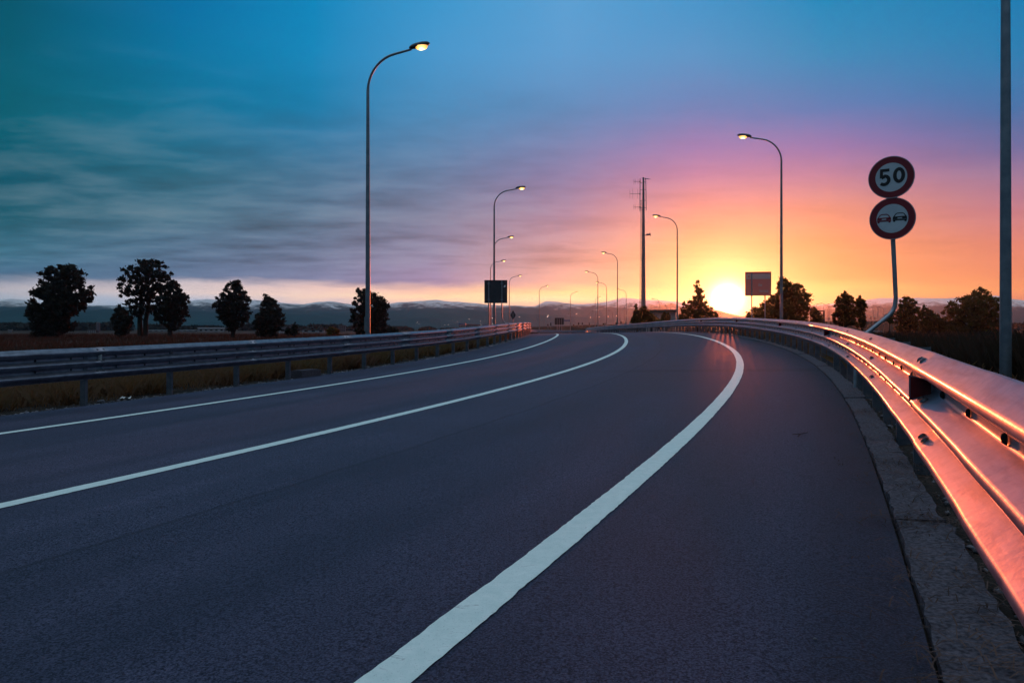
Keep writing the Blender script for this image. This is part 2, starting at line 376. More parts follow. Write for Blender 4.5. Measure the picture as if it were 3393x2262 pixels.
BACK=[(0,(.05,.07,.11)),(6,(.035,.075,.12)),(20,(.015,.075,.13)),(36,(.10,.22,.32)),(52,ZENB),(90,ZENB)]
SKY=[(-179,BACK),(-75,BACK),
 _col(20,[(0,(0,86,108)),(120,(0,92,114)),(250,(0,97,116)),(400,(2,86,106)),(500,(24,92,110)),(580,(58,108,122)),(630,(62,96,112)),(648,(140,140,140)),(668,(176,164,152)),(690,(150,160,158)),(715,(112,146,154))],ZEN,Z35),
 _col(420,[(0,(0,112,165)),(120,(0,116,162)),(250,(0,112,148)),(400,(40,104,128)),(500,(70,112,134)),(590,(84,110,130)),(636,(86,104,122)),(652,(196,176,162)),(672,(212,188,166)),(692,(166,170,168)),(715,(130,156,164))],ZEN,Z35),
 _col(720,[(0,(0,134,190)),(120,(4,134,188)),(250,(8,124,172)),(400,(66,114,146)),(500,(92,120,146)),(590,(106,118,140)),(640,(112,116,134)),(662,(226,186,160)),(680,(238,198,160)),(700,(190,172,164)),(720,(150,150,160))],ZEN,Z35),
 _col(1000,[(0,(56,150,205)),(120,(66,150,204)),(250,(72,140,188)),(400,(98,126,162)),(500,(126,130,158)),(590,(142,134,156)),(645,(150,128,146)),(666,(240,184,140)),(684,(255,206,142)),(705,(214,172,152)),(720,(170,150,156))],ZEN,Z35),
 _col(1300,[(0,(88,160,212)),(120,(88,156,208)),(250,(88,140,190)),(400,(126,122,166)),(500,(166,136,162)),(590,(208,158,152)),(650,(230,172,138)),(672,(255,216,136)),(688,(255,230,160)),(705,(236,180,146)),(720,(200,160,150))],ZEN,Z35),
 _col(1600,[(0,(62,148,202)),(120,(78,148,200)),(250,(94,128,184)),(340,(140,118,176)),(400,(176,126,168)),(480,(226,148,142)),(560,(246,172,118)),(640,(250,196,112)),(690,(255,214,130)),(720,(250,190,120))],ZEN,Z35),
 _col(1900,[(0,(4,136,190)),(120,(34,138,190)),(250,(76,122,182)),(340,(140,116,174)),(400,(182,130,164)),(480,(228,150,130)),(560,(246,162,106)),(640,(250,180,100)),(664,(254,214,118)),(690,(250,190,112)),(720,(232,150,112))],ZEN,Z35),
 _col(2330,[(0,(0,124,180)),(120,(20,126,180)),(250,(56,112,168)),(340,(106,108,160)),(400,(150,116,152)),(480,(192,122,136)),(560,(222,132,112)),(640,(232,140,98)),(668,(240,158,96)),(690,(216,136,110)),(720,(180,114,116))],ZEN,Z35),
 (75,BACK),(179,BACK)]
make_world()
sl=bpy.data.lights.new('sun','SUN');sl.energy=2.05;sl.angle=math.radians(.8);sl.color=(1.0,.165,.05)
so=bpy.data.objects.new('sun',sl);link(so);so.rotation_euler=SUND.to_track_quat('Z','Y').to_euler()
# ------------------------------------------------------------------ ground, mountains, haze
def axis(lo,hi,near,step):
    a=[0.0];s=step
    while a[-1]<hi:
        a.append(a[-1]+s)
        if a[-1]>near:s*=1.16
    b=[0.0];s=step
    while b[-1]>lo:
        b.append(b[-1]-s)
        if -b[-1]>near:s*=1.16
    return np.array(sorted(set([max(lo,t) for t in b]+[min(hi,t) for t in a])))
gx=axis(-5600,5600,60,4.0);gy=axis(-500,5400,180,4.0)
GX,GY=np.meshgrid(gx,gy)
g=grid_mesh('ground',np.stack([GX,GY,ground_z(GX,GY)],-1),M['soil']);props(g,'dark reddish brown field stretching from the road to the mountains','ground',kind='structure')
def prof_interp(ctrl,xd): c=np.array(ctrl,float);return np.interp(xd,c[:,0],c[:,1])
def ridge(name,ctrl,d0,depth,nx,ny,rough,seed,matl,label,base=-1.0,sigma=.33):
    r=np.random.default_rng(seed)
    xd=np.linspace(-260,2620,nx);y=prof_interp(ctrl,xd)
    # small crags along the crest
    cr=np.zeros(nx)
    for o in range(1,8):
        fr=2.0**o*1.7;cr+=np.sin(np.linspace(0,fr*2*PI,nx)+r.random()*9)*np.sin(np.linspace(0,fr*1.31*2*PI,nx)+r.random()*9)/2**(o*.85)
    top=(755-y)+cr*rough
    top=np.maximum(top,0)
    t=np.linspace(0,1,ny)
    Yd=d0+depth*t
    h=np.exp(-((t-.5)/sigma)**2/1.0)
    P=np.zeros((ny,nx,3));tt,_=np.meshgrid(t,xd,indexing='ij')
    gul=np.zeros((ny,nx))
    for o in range(3,9):
        fr=2.0**o
        gul+=np.sin(xd/2880*fr*2*PI+r.random()*9+t[:,None]*r.uniform(-8,8))*np.sin(t[:,None]*fr*.6+r.random()*9+xd/2880*fr*1.7)/2**(o*.75)
    crest=d0+depth*.5
    for i in range(ny):
        ax=(xd-1176)/1707.
        P[i,:,0]=ax*crest*(1+(t[i]-.5)*.12);P[i,:,1]=Yd[i]
        amp=h[i]*(1-h[i]**4*.9)
        P[i,:,2]=(top/1707.*crest)*np.clip(h[i]+gul[i]*amp*.42,0,1.0)+CAMH*h[i]
    e=h[0];P[...,2]=(P[...,2]-e*0)+np.where(h[:,None]<.02,base,0)
    P[0,:,2]=base-20;P[-1,:,2]=base-20
    o=grid_mesh(name,P,matl);props(o,label,'mountains' if 'mount' in name else 'hills',kind='structure');return o
FAR=[(-260,702),(0,692),(40,688),(100,697),(180,704),(250,700),(330,702),(430,692),(480,685),(540,694),(590,688),(640,691),(700,695),(760,690),(820,700),(900,698),(960,690),(1000,686),(1060,690),(1110,698),(1150,702),(1190,703),(1230,704),(1252,693),(1290,697),(1330,699),(1370,696),(1410,688),(1430,684),(1470,691),(1520,693),(1600,702),(1640,716),(1700,728),(1760,716),(1800,707),(1900,700),(1960,698),(2000,690),(2060,685),(2130,683),(2200,685),(2280,681),(2352,692),(2620,690)]
NEARH=[(-260,716),(0,715),(60,706),(100,704),(150,716),(200,716),(240,710),(300,712),(380,730),(440,742),(520,738),(600,726),(650,721),(720,722),(800,738),(860,744),(930,730),(990,727),(1050,740),(1140,752),(1300,752),(2620,752)]
MID=[(-260,708),(100,704),(200,712),(300,716),(420,712),(520,718),(640,712),(760,714),(880,716),(1000,706),(1060,708),(1120,714),(1240,722),(1400,730),(1500,728),(1700,735),(1900,728),(2100,716),(2250,712),(2352,716),(2620,712)]
ridge('mountains',FAR,2300,900,640,60,5.5,3,M['mountain'],'jagged snow capped mountain range along the whole horizon')
ridge('mountain_foothills',MID,1750,500,360,30,2.0,5,M['hill'],'hazy blue wooded foothills below the snow line')
ridge('hills',NEARH,1350,340,300,24,1.0,8,M['hill'],'darker low hills in front of the mountains on the left')
hb=MB();hb.box((0,2350,71.5),(11600,6300,147))
hz=hb.build('haze',[bpy.data.materials.new('haze_air')]);props(hz,'thin evening haze over the plain','haze',kind='stuff')
hm=hz.data.materials[0];hm.use_nodes=True;hm.node_tree.nodes.clear();N=NT(hm.node_tree)
HAZE=.00012
pv=N.n('ShaderNodeVolumePrincipled',{'Color':(.56,.80,1.0,1),'Absorption Color':(1,1,1,1),'Density':HAZE,'Anisotropy':.86})
ho=N.n('ShaderNodeOutputMaterial');N.link(pv.outputs[0],ho.inputs['Volume'])
# ------------------------------------------------------------------ road
def strip(name,s,offs,h,matl,jit=None):
    S_,O_=np.meshgrid(s,offs,indexing='ij')
    if jit is not None:O_=O_+jit
    X,Y,Z=RP(S_,O_,0.0);Z=Z+h
    return grid_mesh(name,np.stack([X,Y,Z],-1),matl,uv=np.stack([O_,S_],-1))
s_road=np.concatenate([np.arange(-30,60,.5),np.arange(60,262,1.0)])
offs=np.array([OFF_L,-8.5,-7.4,-6,-5,-4,-3.2,-2.4,-1.5,-.7,0,.7,1.2,OFF_R])
props(strip('road',s_road,offs,0,M['asphalt']),'dark grey asphalt two lane road bending left over a crest','road',kind='structure')
# road body edges
def marking(center,w,label,seed):
    r=np.random.default_rng(seed);s=np.concatenate([np.arange(-25,14,.04),np.arange(14,60,.2),np.arange(60,262,.8)])
    j=np.zeros((len(s),2));a=np.convolve(r.normal(0,1,len(s)+6),np.ones(7)/7,'valid')*.004+r.normal(0,.0016,len(s));b=np.convolve(r.normal(0,1,len(s)+6),np.ones(7)/7,'valid')*.004+r.normal(0,.0016,len(s))
    j[:,0]=a;j[:,1]=b
    return props(strip('road_marking',s,[center-w/2,center+w/2],.005,M['paint'],j),label,'road marking','solid white lines along the road','structure')
marking(0,.158,'broad solid white edge line sweeping from the bottom of the picture to the right lane',1)
marking(-3.645,.150,'solid white line between the two lanes',2)
marking(-7.407,.150,'solid white edge line beside the long left guardrail',3)
# verge strips blending into the field
def verge(sgn,label):
    s=np.concatenate([np.arange(-30,70,.5),np.arange(70,262,1.5)])
    dist=np.array([0,.02,.15,.4,.9,1.6,2.6,4,6,9,12])
    e=OFF_R if sgn>0 else OFF_L
    P=np.zeros((len(s),len(dist),3));r=np.random.default_rng(5)
    for k,dd in enumerate(dist):
        x,y,z=RP(s,e+sgn*dd,0.0);_,_,ze=RP(s,e,0.0)
        gz=ground_z(x,y)-.04
        t=sstep(1.2,12,dd)
        drop=0.0 if k==0 else -.035
        zz=(ze+drop)*(1-t)+gz*t
        zz+= (r.normal(0,.014,len(s)) if k>1 and k<10 else 0)
        P[:,k]=np.stack([x,y,zz],-1)
    if sgn<0:P=P[:,::-1]
    return props(grid_mesh('verge',P,M['verge']),label,'verge',kind='structure')
verge(-1,'dark earth verge under the left guardrail');verge(1,'dark earth verge under the right guardrail')
# concrete gutter slabs on the right edge (kerb)
kb=MB();s=-12.0;r=random.Random(4)
while s<75:
    L=2.0+r.uniform(-.3,.5);w0=OFF_R+.012+r.uniform(-.008,.01);w1=OFF_R+.245+r.uniform(-.02,.02);n=18 if s<20 else 5
    top=[];zt=r.uniform(-.004,.012)
    for i in range(n+1):
        ss=s+.002+(L-.004)*i/n
        a=RPv(ss,w0+r.uniform(-.012,.012),.012+zt+r.uniform(-.003,.003));b=RPv(ss,w1+r.uniform(-.012,.012),.018+zt+r.uniform(-.005,.005))
        top+=[a,b,RPv(ss,w0-.002,-.06),RPv(ss,w1+.004,-.06)]
    fs=[]
    for i in range(n):
        q=i*4;fs+=[(q,q+1,q+5,q+4),(q+2,q,q+4,q+6),(q+1,q+3,q+7,q+5)]
    fs+=[(0,2,3,1),(n*4,n*4+1,n*4+3,n*4+2)]
    kb.add(top,fs);s+=L
props(kb.build('kerb',M['concrete']),'row of worn concrete gutter slabs along the right road edge','kerb',kind='structure')
# far embankment
ex=np.linspace(-2,165,120);nr=9
P=np.zeros((nr,120,3));r=np.random.default_rng(2)
topz=np.interp(ex,[-2,5.5,42,81,133,165],[.2,1.72,2.85,3.55,4.1,4.2])+np.convolve(r.normal(0,.12,124),np.ones(5)/5,'valid')
for i in range(nr):
    t=i/(nr-1);P[i,:,0]=ex;P[i,:,1]=262+24*t+ex*.05
    P[i,:,2]=-1.2+(topz+1.2)*min(1,max(0,1.25*math.sin(PI*t)))+r.normal(0,.05,120)
props(grid_mesh('embankment',P,M['bank']),'low dark earth bank crossing beyond the crest of the road','embankment',kind='structure')
# ------------------------------------------------------------------ guardrails
def chaikin(p,n=2):
    for _ in range(n):
        q=[p[0]]
        for a,b in zip(p[:-1],p[1:]):
            q+=[(a[0]*.75+b[0]*.25,a[1]*.75+b[1]*.25),(a[0]*.25+b[0]*.75,a[1]*.25+b[1]*.75)]
        q.append(p[-1]);p=q
    return p
def fillet(p,r,k):
    q=[p[0]]
    for a,b,c in zip(p[:-2],p[1:-1],p[2:]):
        A=Vector((a[0]-b[0],a[1]-b[1]));C_=Vector((c[0]-b[0],c[1]-b[1]));rr=min(r,A.length*.45,C_.length*.45)
        A=A.normalized()*rr;C_=C_.normalized()*rr
        for m_ in range(k+1):
            t=m_/k;q.append((b[0]+A.x*(1-t)**2+C_.x*t*t,b[1]+A.y*(1-t)**2+C_.y*t*t))
    q.append(p[-1]);return q
PROF=[(.016,.0),(.024,.010)]
for _c in (.085,.254,.423):
    PROF+=[(.083,_c-.014),(.083,_c+.012)]
    if _c<.4:PROF+=[(.0,_c+.066),(.0,_c+.104)]
PROF+=[(.010,.501),(-.008,.490)]
PROFS=fillet(PROF,.011,4);PROFC=fillet(PROF,.012,1)
def rail(side,name,label,splices,posts,reflectors,send,reflmat,top=.90):
    sg=1 if side=='R' else -1
    base=RAIL_R if side=='R' else RAIL_L
    root=thing(name,tuple(RPv(4,base,0)),label,'guardrail')
    hb=top-.506
    jr=random.Random(9 if side=='R' else 11);ph=[jr.uniform(0,6) for _ in range(6)]
    def wob(s,k):return .004*math.sin(s*1.9+ph[0]+k)+.003*math.sin(s*4.3+ph[1])+.0025*math.sin(s*9.1+ph[2])
    def pt(s,dp,h,extra=0):
        w=wob(s,h*6)*(.6 if side=='L' else 1)
        return RPv(s,base-sg*(dp+extra+w*.7),hb+h+w*.5)
    for a,b in zip(splices[:-1],splices[1:]):
        near=a<32
        pr=PROFS if near else PROFC
        if a>100:pr=PROF
        n=max(2,int((b-a)/(.22 if a<14 else .5 if a<40 else 1.2)))
        m=MB();vs=[]
        b2=b+.16 if b<send-1 else b
        for i in range(n+1):
            t=i/n;s=a+(b2-a)*t
            for dp,h in pr:vs.append(pt(s,dp,h,.0028*t-.0003))
        k=len(pr);fs=[]
        for i in range(n):
            for j in range(k-1):
                f=(i*k+j,i*k+j+1,(i+1)*k+j+1,(i+1)*k+j)
                fs.append(f if sg>0 else f[::-1])
        m.add(vs,fs,0,True)
        # back skin
        vb=[]
        for i in range(n+1):
            t=i/n;s=a+(b2-a)*t
            for q,(dp,h) in enumerate(pr):
                vb.append(pt(s,dp-.004,h+(.002 if q<k/2 else -.002),.0028*t-.0003))
        m.add(vb,[f[::-1] for f in fs],0,True)
        o0=0;oB=len(vs)
        e=[]
        for i in range(n):
            for j in (0,k-1):
                e.append((i*k+j,(i+1)*k+j,oB+(i+1)*k+j,oB+i*k+j))
        for j in range(k-1):
            e.append((j,j+1,oB+j+1,oB+j));e.append((n*k+j,n*k+j+1,oB+n*k+j+1,oB+n*k+j))
        bb=len(m.v)-len(vs)-len(vb)
        m.f+= [tuple(bb+i for i in f) for f in e];m.m+=[0]*len(e);m.sm+=[False]*len(e)
        if a<55:
            # splice bolts on the upper slopes, post bolts and slots in the valleys
            seg=10 if a<14 else 6
            def dome(s,dp,h,rad,hgt,nd,nh,mi):
                C=pt(s,dp,h,.003);th=RTH(s)
                T=Vector((math.sin(th),math.cos(th),0));U=Vector((-sg*math.cos(th),sg*math.sin(th),0))
                nrm=(U*nd+Vector((0,0,1))*nh).normalized();B=nrm.cross(T).normalized()
                vv=[C+rad*(T*math.cos(2*PI*i/seg)+B*math.sin(2*PI*i/seg)) for i in range(seg)]
                vv+=[C+nrm*hgt*.8+rad*.6*(T*math.cos(2*PI*i/seg)+B*math.sin(2*PI*i/seg)) for i in range(seg)]+[C+nrm*hgt]
                m.add(vv,[(i,(i+1)%seg,seg+(i+1)%seg,seg+i) for i in range(seg)]+[(seg+i,seg+(i+1)%seg,2*seg) for i in range(seg)],mi,True)
            for hh in (.122,.291,.462):
                dp=.048
                for ds in(.03,.15):dome(a+ds,dp,hh,.021,.011,.55,.83,1)
                for ds in(.05,.11):
                    pass
            st=a+.45
            while st<b:
                for hh in(.169,.337):dome(st,.002,hh,.019,.013,1,0,2 if int(st*7)%3 else 1)
                st+=.61
        m.build('rail_panel',[M['steel'],M['bolt'],M['slot']],root)
    for s in posts:
        m=MB();th=RTH(s);P=RPv(s,base+sg*(.055 if side=='L' else .17),0);h0=-.35
        c=(P.x,P.y,P.z+(top-.06+h0)/2)
        H=top-.06-h0
        R=Matrix.Rotation(-th,3,'Z')
        def off(u,t):return (c[0]+sg*u*math.cos(th)+t*math.sin(th),c[1]-sg*u*math.sin(th)+t*math.cos(th),c[2])
        m.box(off(0,0),(.10,.006,H),0,-th);m.box(off(-.05,.024),(.006,.05,H),0,-th);m.box(off(.05,.024),(.006,.05,H),0,-th)
        m.box((off(-.058,0)[0],off(-.058,0)[1],P.z+top-.25),(.02,.07,.30),0,-th)
        m.build('post',M['railpost'],root)
    for s in reflectors:
        th=RTH(s);m=MB()
        T=Vector((math.sin(th),math.cos(th),0));U=Vector((-sg*math.cos(th),sg*math.sin(th),0));Zv=Vector((0,0,1))
        C=pt(s,.0,.337)
        q=[(.004,-.030),(.100,-.062),(.100,.058),(.004,.030)]
        v1=[C+U*a+Zv*b for a,b in q];v2=[p+T*.004 for p in v1]
        m.add(v1+v2,[(0,1,2,3),(7,6,5,4),(0,4,5,1),(1,5,6,2),(2,6,7,3),(3,7,4,0)],0)
        m.box(C+U*.003+T*.03,(.05,.004,.05),1,-th)
        q2=[(.012,-.026),(.094,-.052),(.094,.050),(.012,.027)]
        rf=m.build('reflector',[M['steel'],M['steel']],root)
        f=MB();f.add([C+U*a+Zv*b-T*.002 for a,b in q2],[(0,1,2,3)],0);f.build('reflector_face',reflmat,rf)
    return root
spR=[-9.6,-6.5,-2.9,.52,4.18,7.92,11.4,15.06,18.74,22.4]+[22.4+3.7*k for k in range(1,22)]+[120,140,165,200]
poR=[-2.2]+[6.4+1.22*k for k in range(0,80)]
rail('R','guardrail','long three ridged steel guardrail glowing orange along the right edge of the road',spR,poR,[4.32,15.67,26.2,37.3,48.4],200,M['redglass'])
mposts=[8.86,10.7,12.56,14.39,16.23,18.1,20.01,21.95,24.02,25.92,27.94,29.84,31.81,33.53,35.21]
poL=[8.86-1.87*k for k in range(8,0,-1)]+mposts+[35.21+1.9*k for k in range(1,50)]
spL=[-10.5,-6.6,-2.7,1.2,5.1,9.02,12.89,16.75,20.73,25.01,29.31]+[29.31+4.0*k for k in range(1,20)]+[118,130,142,156,170,190,215,250]
rail('L','guardrail','long steel blue guardrail on posts along the left edge of the road',spL,poL,[9.1,25.1,41.4,57.4],250,M['whiterefl'],.905)
# ------------------------------------------------------------------ street lamps
def lamp_arm_path(h,n=9):
    pts=[(0,0,-.3),(0,0,0),(0,0,1.6),(0,0,4.5),(0,0,h-1.35)]
    zc=h-1.35
    for k in range(1,n+1):
        t=k/n*(PI/2-.14);R=.98
        pts.append((R-R*math.cos(t),0,zc+R*1.02*math.sin(t)))
    x,_,z=pts[-1];pts.append((x+.55,0,z+.085))
    return pts
def make_lamp(name,glass,label,cat,group,detail=True,h=9.35):
    root=thing(name,(0,0,0),label,cat,group)
    p=lamp_arm_path(h);m=MB()
    rr=[.075,.075,.072,.062,.045]+[.036]*9+[.030]
    if not detail:
        p=[p[0],p[2],p[4],p[7],p[10],p[13],p[14]];rr=[.085,.08,.06,.05,.045,.045,.045]
    m.tube(p,rr,12 if detail else 5)
    if detail:m.tube([(0,0,-.02),(0,0,.12)],.085,12)
    pole=m.build('pole',M['pole'],root)
    e=Vector(p[-1])
    a=MB()
    # housing: tapered cobra head
    sec=[(-.06,.045,.05),(.0,.07,.085),(.12,.10,.105),(.34,.115,.10),(.50,.09,.07),(.56,.03,.03)]
    vs=[];k=10 if detail else 6
    for x,wy,wz in sec:
        for i in range(k):
            t=2*PI*i/k;c,s_=math.cos(t),math.sin(t)
            vs.append((e.x+x,e.y+wy*c,e.z+.045+x*.12+(wz*s_ if s_>0 else wz*.45*s_)))
    fs=[(i*k+j,i*k+(j+1)%k,(i+1)*k+(j+1)%k,(i+1)*k+j) for i in range(len(sec)-1) for j in range(k)]
    fs+=[tuple(range(k))[::-1],tuple(range((len(sec)-1)*k,len(sec)*k))]
    a.add(vs,fs,0,True);head=a.build('lamp_head',M['head'],root)
    b=MB();vs=[];n1,n2=(10,5) if detail else (6,3)
    for i in range(n2+1):
        ph=i/n2*PI/2
        for j in range(n1):
            t=2*PI*j/n1;r_=math.cos(ph)
            vs.append((e.x+.31+.20*r_*math.cos(t),e.y+.112*r_*math.sin(t),e.z+.045+.31*.12-.02-.115*math.sin(ph)))
    fs=[(i*n1+j,i*n1+(j+1)%n1,(i+1)*n1+(j+1)%n1,(i+1)*n1+j)[::-1] for i in range(n2) for j in range(n1)]
    fs.append(tuple(range(n1)))
    b.add(vs,fs,0,True);b.build('lamp_glass',glass,head)
    if detail:
        d=MB();d.box((-.02,-.07,1.15),(.10,.05,.42));d.build('access_box',M['pole'],root)
    return root
gL='lit street lamps along the left side of the road';gR='lit street lamps along the right side of the road'
lampsL=[(1219,150,22.0,'tallest lit street lamp on the left, in front of the feathery round bush'),
 (1637.5,613,46,'tall lit street lamp standing behind the square back of a road sign'),
 (1636,778,71.8,'lit street lamp nearly hidden behind the taller lamp post above the square sign back'),
 (1625,858,94,'thin lit street lamp just left of the thick post behind the square sign back'),
 (1687.5,909,116.6,'lit street lamp just right of the square sign back'),
 (1787,944,146,'lit street lamp between the diamond sign and the dark panel'),
 (1890,965,166,'lit street lamp carrying a blue direction sign beside the dark rectangular panel'),
 (1972,983,190,'far lit street lamp rising in front of the long low bank')]
lampsR=[(3332,-900,10.2,'thick near lamp post at the right edge of the picture'),
 (2589,435,33.6,'tall lit street lamp beside the pink billboard in front of the sunlit tree'),
 (2244,707,59,'lit street lamp at the corner of the low flat roofed building'),
 (2046,831,90,'lit street lamp left of the radio mast, arm pointing left'),
 (1981,895,111,'smaller lit street lamp left of two more lamps near the radio mast'),
 (2010,931,134,'small lit street lamp just right of a slightly taller lamp, left of the mast'),
 (2075,955,152,'far lit street lamp just left of the foot of the radio mast')]
proto=None
for lst,side in ((lampsL,'L'),(lampsR,'R')):
    for px,py,d,lb in lst:
        x=(px-CX)*d/F
        sN,oN=nearest([x],[d]);sN=float(sN[0])
        _,_,z=RP(sN,OFF_L if side=='L' else OFF_R,0.0);z=float(z)
        ztop=CAMH+(Y0-py)*d/F
        if proto is None:
            proto=make_lamp('street_lamp',M['lamp'],lb,'street lamp',gL);o=proto
        else:o=copy_tree(proto)
        o['label']=lb;o['group']=gL if side=='L' else gR
        if py<-500:ztop=z+9.5
        o.location=(x,d,z-.02);o.scale=(1,1,(ztop-z+.02)/9.34)
        th=RTH(sN);o.rotation_euler=(0,0,-th if side=='L' else PI-th)
        if side=='R' and d>20:o.rotation_euler=(0,0,PI-th*.4)
# far lamps over the plain
lit=[(1383,1067),(1388,1072),(1474,1074),(1484,1075),(1498,1060),(1516,1064),(1554.6,1056.6),(1592,1063),(1594,1073),(1631.7,1052),(1633,1071),(1721.5,1048),(1813.8,1048),(1815.5,1043.7),(1910.5,1038),(1956.5,1049.8),(1985,1048.7),(2014.6,1047),(2043.8,1045),(2075,1043)]
unlit=[(1455,1058,1),(1470,1057,1),(1505,1056,-1),(1535,1053,1),(1570,1052,1),(1615,1051,1),(1798,1042,1),(1833,1046,-1),(1886,1038,1),(1965,1030,1),(2016,1026,-1),(2070,1018,1),(2087,1003,1),(2092,1012,1),(2082,1022,-1),(2162,987,-1),(2190,1003,-1),(2205,1010,-1),(2223,1004,-1),(2711,1005,1),(2723,1002,1),(2729,1006,-1),(2747,1005,1),(2760,1011,1),(2876,1011,-1),(2892,1010,-1),(2912,1015,-1)]
gFl='tiny lit lamps far across the plain';gFu='tiny unlit lamps far across the plain'
pl=pu=None
for i,(px,py) in enumerate(lit):
    d=min(700,7.75*F/(Y0-py));lb='tiny lit street lamp far across the plain beyond the left guardrail' if px<1735 else 'tiny lit street lamp far off behind the low bank beyond the crest'
    if pl is None:pl=make_lamp('far_street_lamp',M['lampfar'],lb,'street lamp',gFl,False,9.3);o=pl
    else:o=copy_tree(pl)
    o['label']=lb;o['group']=gFl if px<1735 else 'tiny lit lamps behind the bank'
    x=(px-CX)*d/F;sg=-1 if i%2 else 1
    zt=CAMH+(Y0-py)*d/F
    o.location=(x-sg*1.75,d,zt-9.3);o.rotation_euler=(0,0,0 if sg>0 else PI)
for px,py,sg in unlit:
    d=min(650,8.0*F/(Y0-py))
    if px<1735:lb='thin unlit lamp post far across the plain beyond the left guardrail';gg=gFu
    elif px<2130:lb='thin unlit lamp post behind the low bank left of the radio mast';gg='unlit lamps left of the mast'
    elif px<2300:lb='thin unlit lamp post above the flat roof right of the radio mast';gg='unlit lamps above the flat roof'
    elif px<2800:lb='thin unlit lamp post between the billboard tree and the bushy tree on the right';gg='unlit lamps between the right trees'
    else:lb='thin unlit lamp post behind the bent post of the speed sign';gg='unlit lamps behind the speed sign'
    if pu is None:pu=make_lamp('far_street_lamp',M['unlit'],lb,'street lamp',gg,False,9.3);o=pu
    else:o=copy_tree(pu)
    o['label']=lb;o['group']=gg
    zt=CAMH+(Y0-py)*d/F
    o.location=((px-CX)*d/F-sg*1.75,d,zt-9.3);o.rotation_euler=(0,0,0 if sg>0 else PI)
# ------------------------------------------------------------------ signs
def flat_poly(m,pts,frame,y0,y1,mi=0):      # 2-D outline -> thin solid in the sign plane
    n=len(pts);vs=[frame(a,b,y0) for a,b in pts]+[frame(a,b,y1) for a,b in pts]
    m.add(vs,[tuple(range(n)),tuple(range(n,2*n))[::-1]]+[(i,n+i,n+(i+1)%n,(i+1)%n) for i in range(n)],mi)
def stroke(m,pl,w,frame,y0,y1,mi=0,closed=False):
    n=len(pl);L=[];Rr=[]
    for i in range(n):
        a=pl[(i-1)%n] if (closed or i>0) else pl[i];b=pl[(i+1)%n] if (closed or i<n-1) else pl[i]
        dx,dy=b[0]-a[0],b[1]-a[1];q=math.hypot(dx,dy) or 1
        ww=w[i] if hasattr(w,'__len__') else w
        L.append((pl[i][0]-dy/q*ww/2,pl[i][1]+dx/q*ww/2));Rr.append((pl[i][0]+dy/q*ww/2,pl[i][1]-dx/q*ww/2))
    for i in range(n if closed else n-1):
        j=(i+1)%n
        flat_poly(m,[Rr[i],Rr[j],L[j],L[i]],frame,y0,y1,mi)
def circ(r,n=48,cx=0,cy=0):return [(cx+r*math.cos(2*PI*i/n),cy+r*math.sin(2*PI*i/n)) for i in range(n)]
SA=math.radians(36)
def sign_frame(C):
    ux=Vector((math.cos(SA),-math.sin(SA),0));nn=Vector((-math.sin(SA),-math.cos(SA),0));C=Vector(C)
    return lambda a,b,t:C+ux*a+Vector((0,0,b))+nn*t
def ring(m,r0,r1,fr,y0,y1,n=56,mi=0):
    a=circ(r1,n);b=circ(r0,n)
    for i in range(n):
        j=(i+1)%n;flat_poly(m,[a[i],a[j],b[j],b[i]],fr,y0,y1,mi)
D=10.7
c1=at(2953,587.5,D);c2=at(2956.7,724,D)
sp=thing('speed_sign',at(2862,1118,D)[:2]+(-.1,),'grey bent post with a round 50 speed limit sign over a round no overtaking sign','road sign')
pm=MB()
pp=[at(2952,540,D),at(2957,800,D),at(2962,900,D),at(2965.5,990,D),at(2963,1012,D),at(2956,1029,D),at(2944,1044,D),at(2885,1091,D),at(2845,1122,D),at(2835,1135,D)]
e=pp[-1];pp.append((e[0]-.02,e[1],-.3))
nb=Vector((math.sin(SA),math.cos(SA),0))*.055
pm.tube([(p[0]+nb.x,p[1]+nb.y,p[2]) for p in pp],.031,12);pm.build('post',M['signpost'],sp)
def disc(C,nm):
    fr=sign_frame(C);m=MB()
    flat_poly(m,circ(.300,64),fr,-.006,.002,0)
    ring(m,.292,.303,fr,-.012,.006,64,1)
    o=m.build(nm,[M['signback'],M['rim']],sp)
    q=MB();ring(q,.208,.291,fr,.003,.0050,64);q.build('red_border',M['red'],o)
    q=MB();flat_poly(q,circ(.207,64),fr,.003,.0045);q.build('white_face',M['white'],o)
    for dz in(.11,-.11):
        q=MB();p=fr(0,dz,-.03);q.box(p,(.12,.05,.03),0,-SA);q.build('clamp',M['signpost'],o)
    return o,fr
d1,fr=disc(c1,'speed_limit_disc')
q=MB()
# 0
zo=[(.102+.078*math.cos(2*PI*i/36),.018+.112*math.sin(2*PI*i/36)) for i in range(36)];zi=[(.102+.030*math.cos(2*PI*i/36),.018+.064*math.sin(2*PI*i/36)) for i in range(36)]
for i in range(36):flat_poly(q,[zo[i],zo[(i+1)%36],zi[(i+1)%36],zi[i]],fr,.0055,.0070)
q.build('digit_zero',M['black'],d1);q=MB()
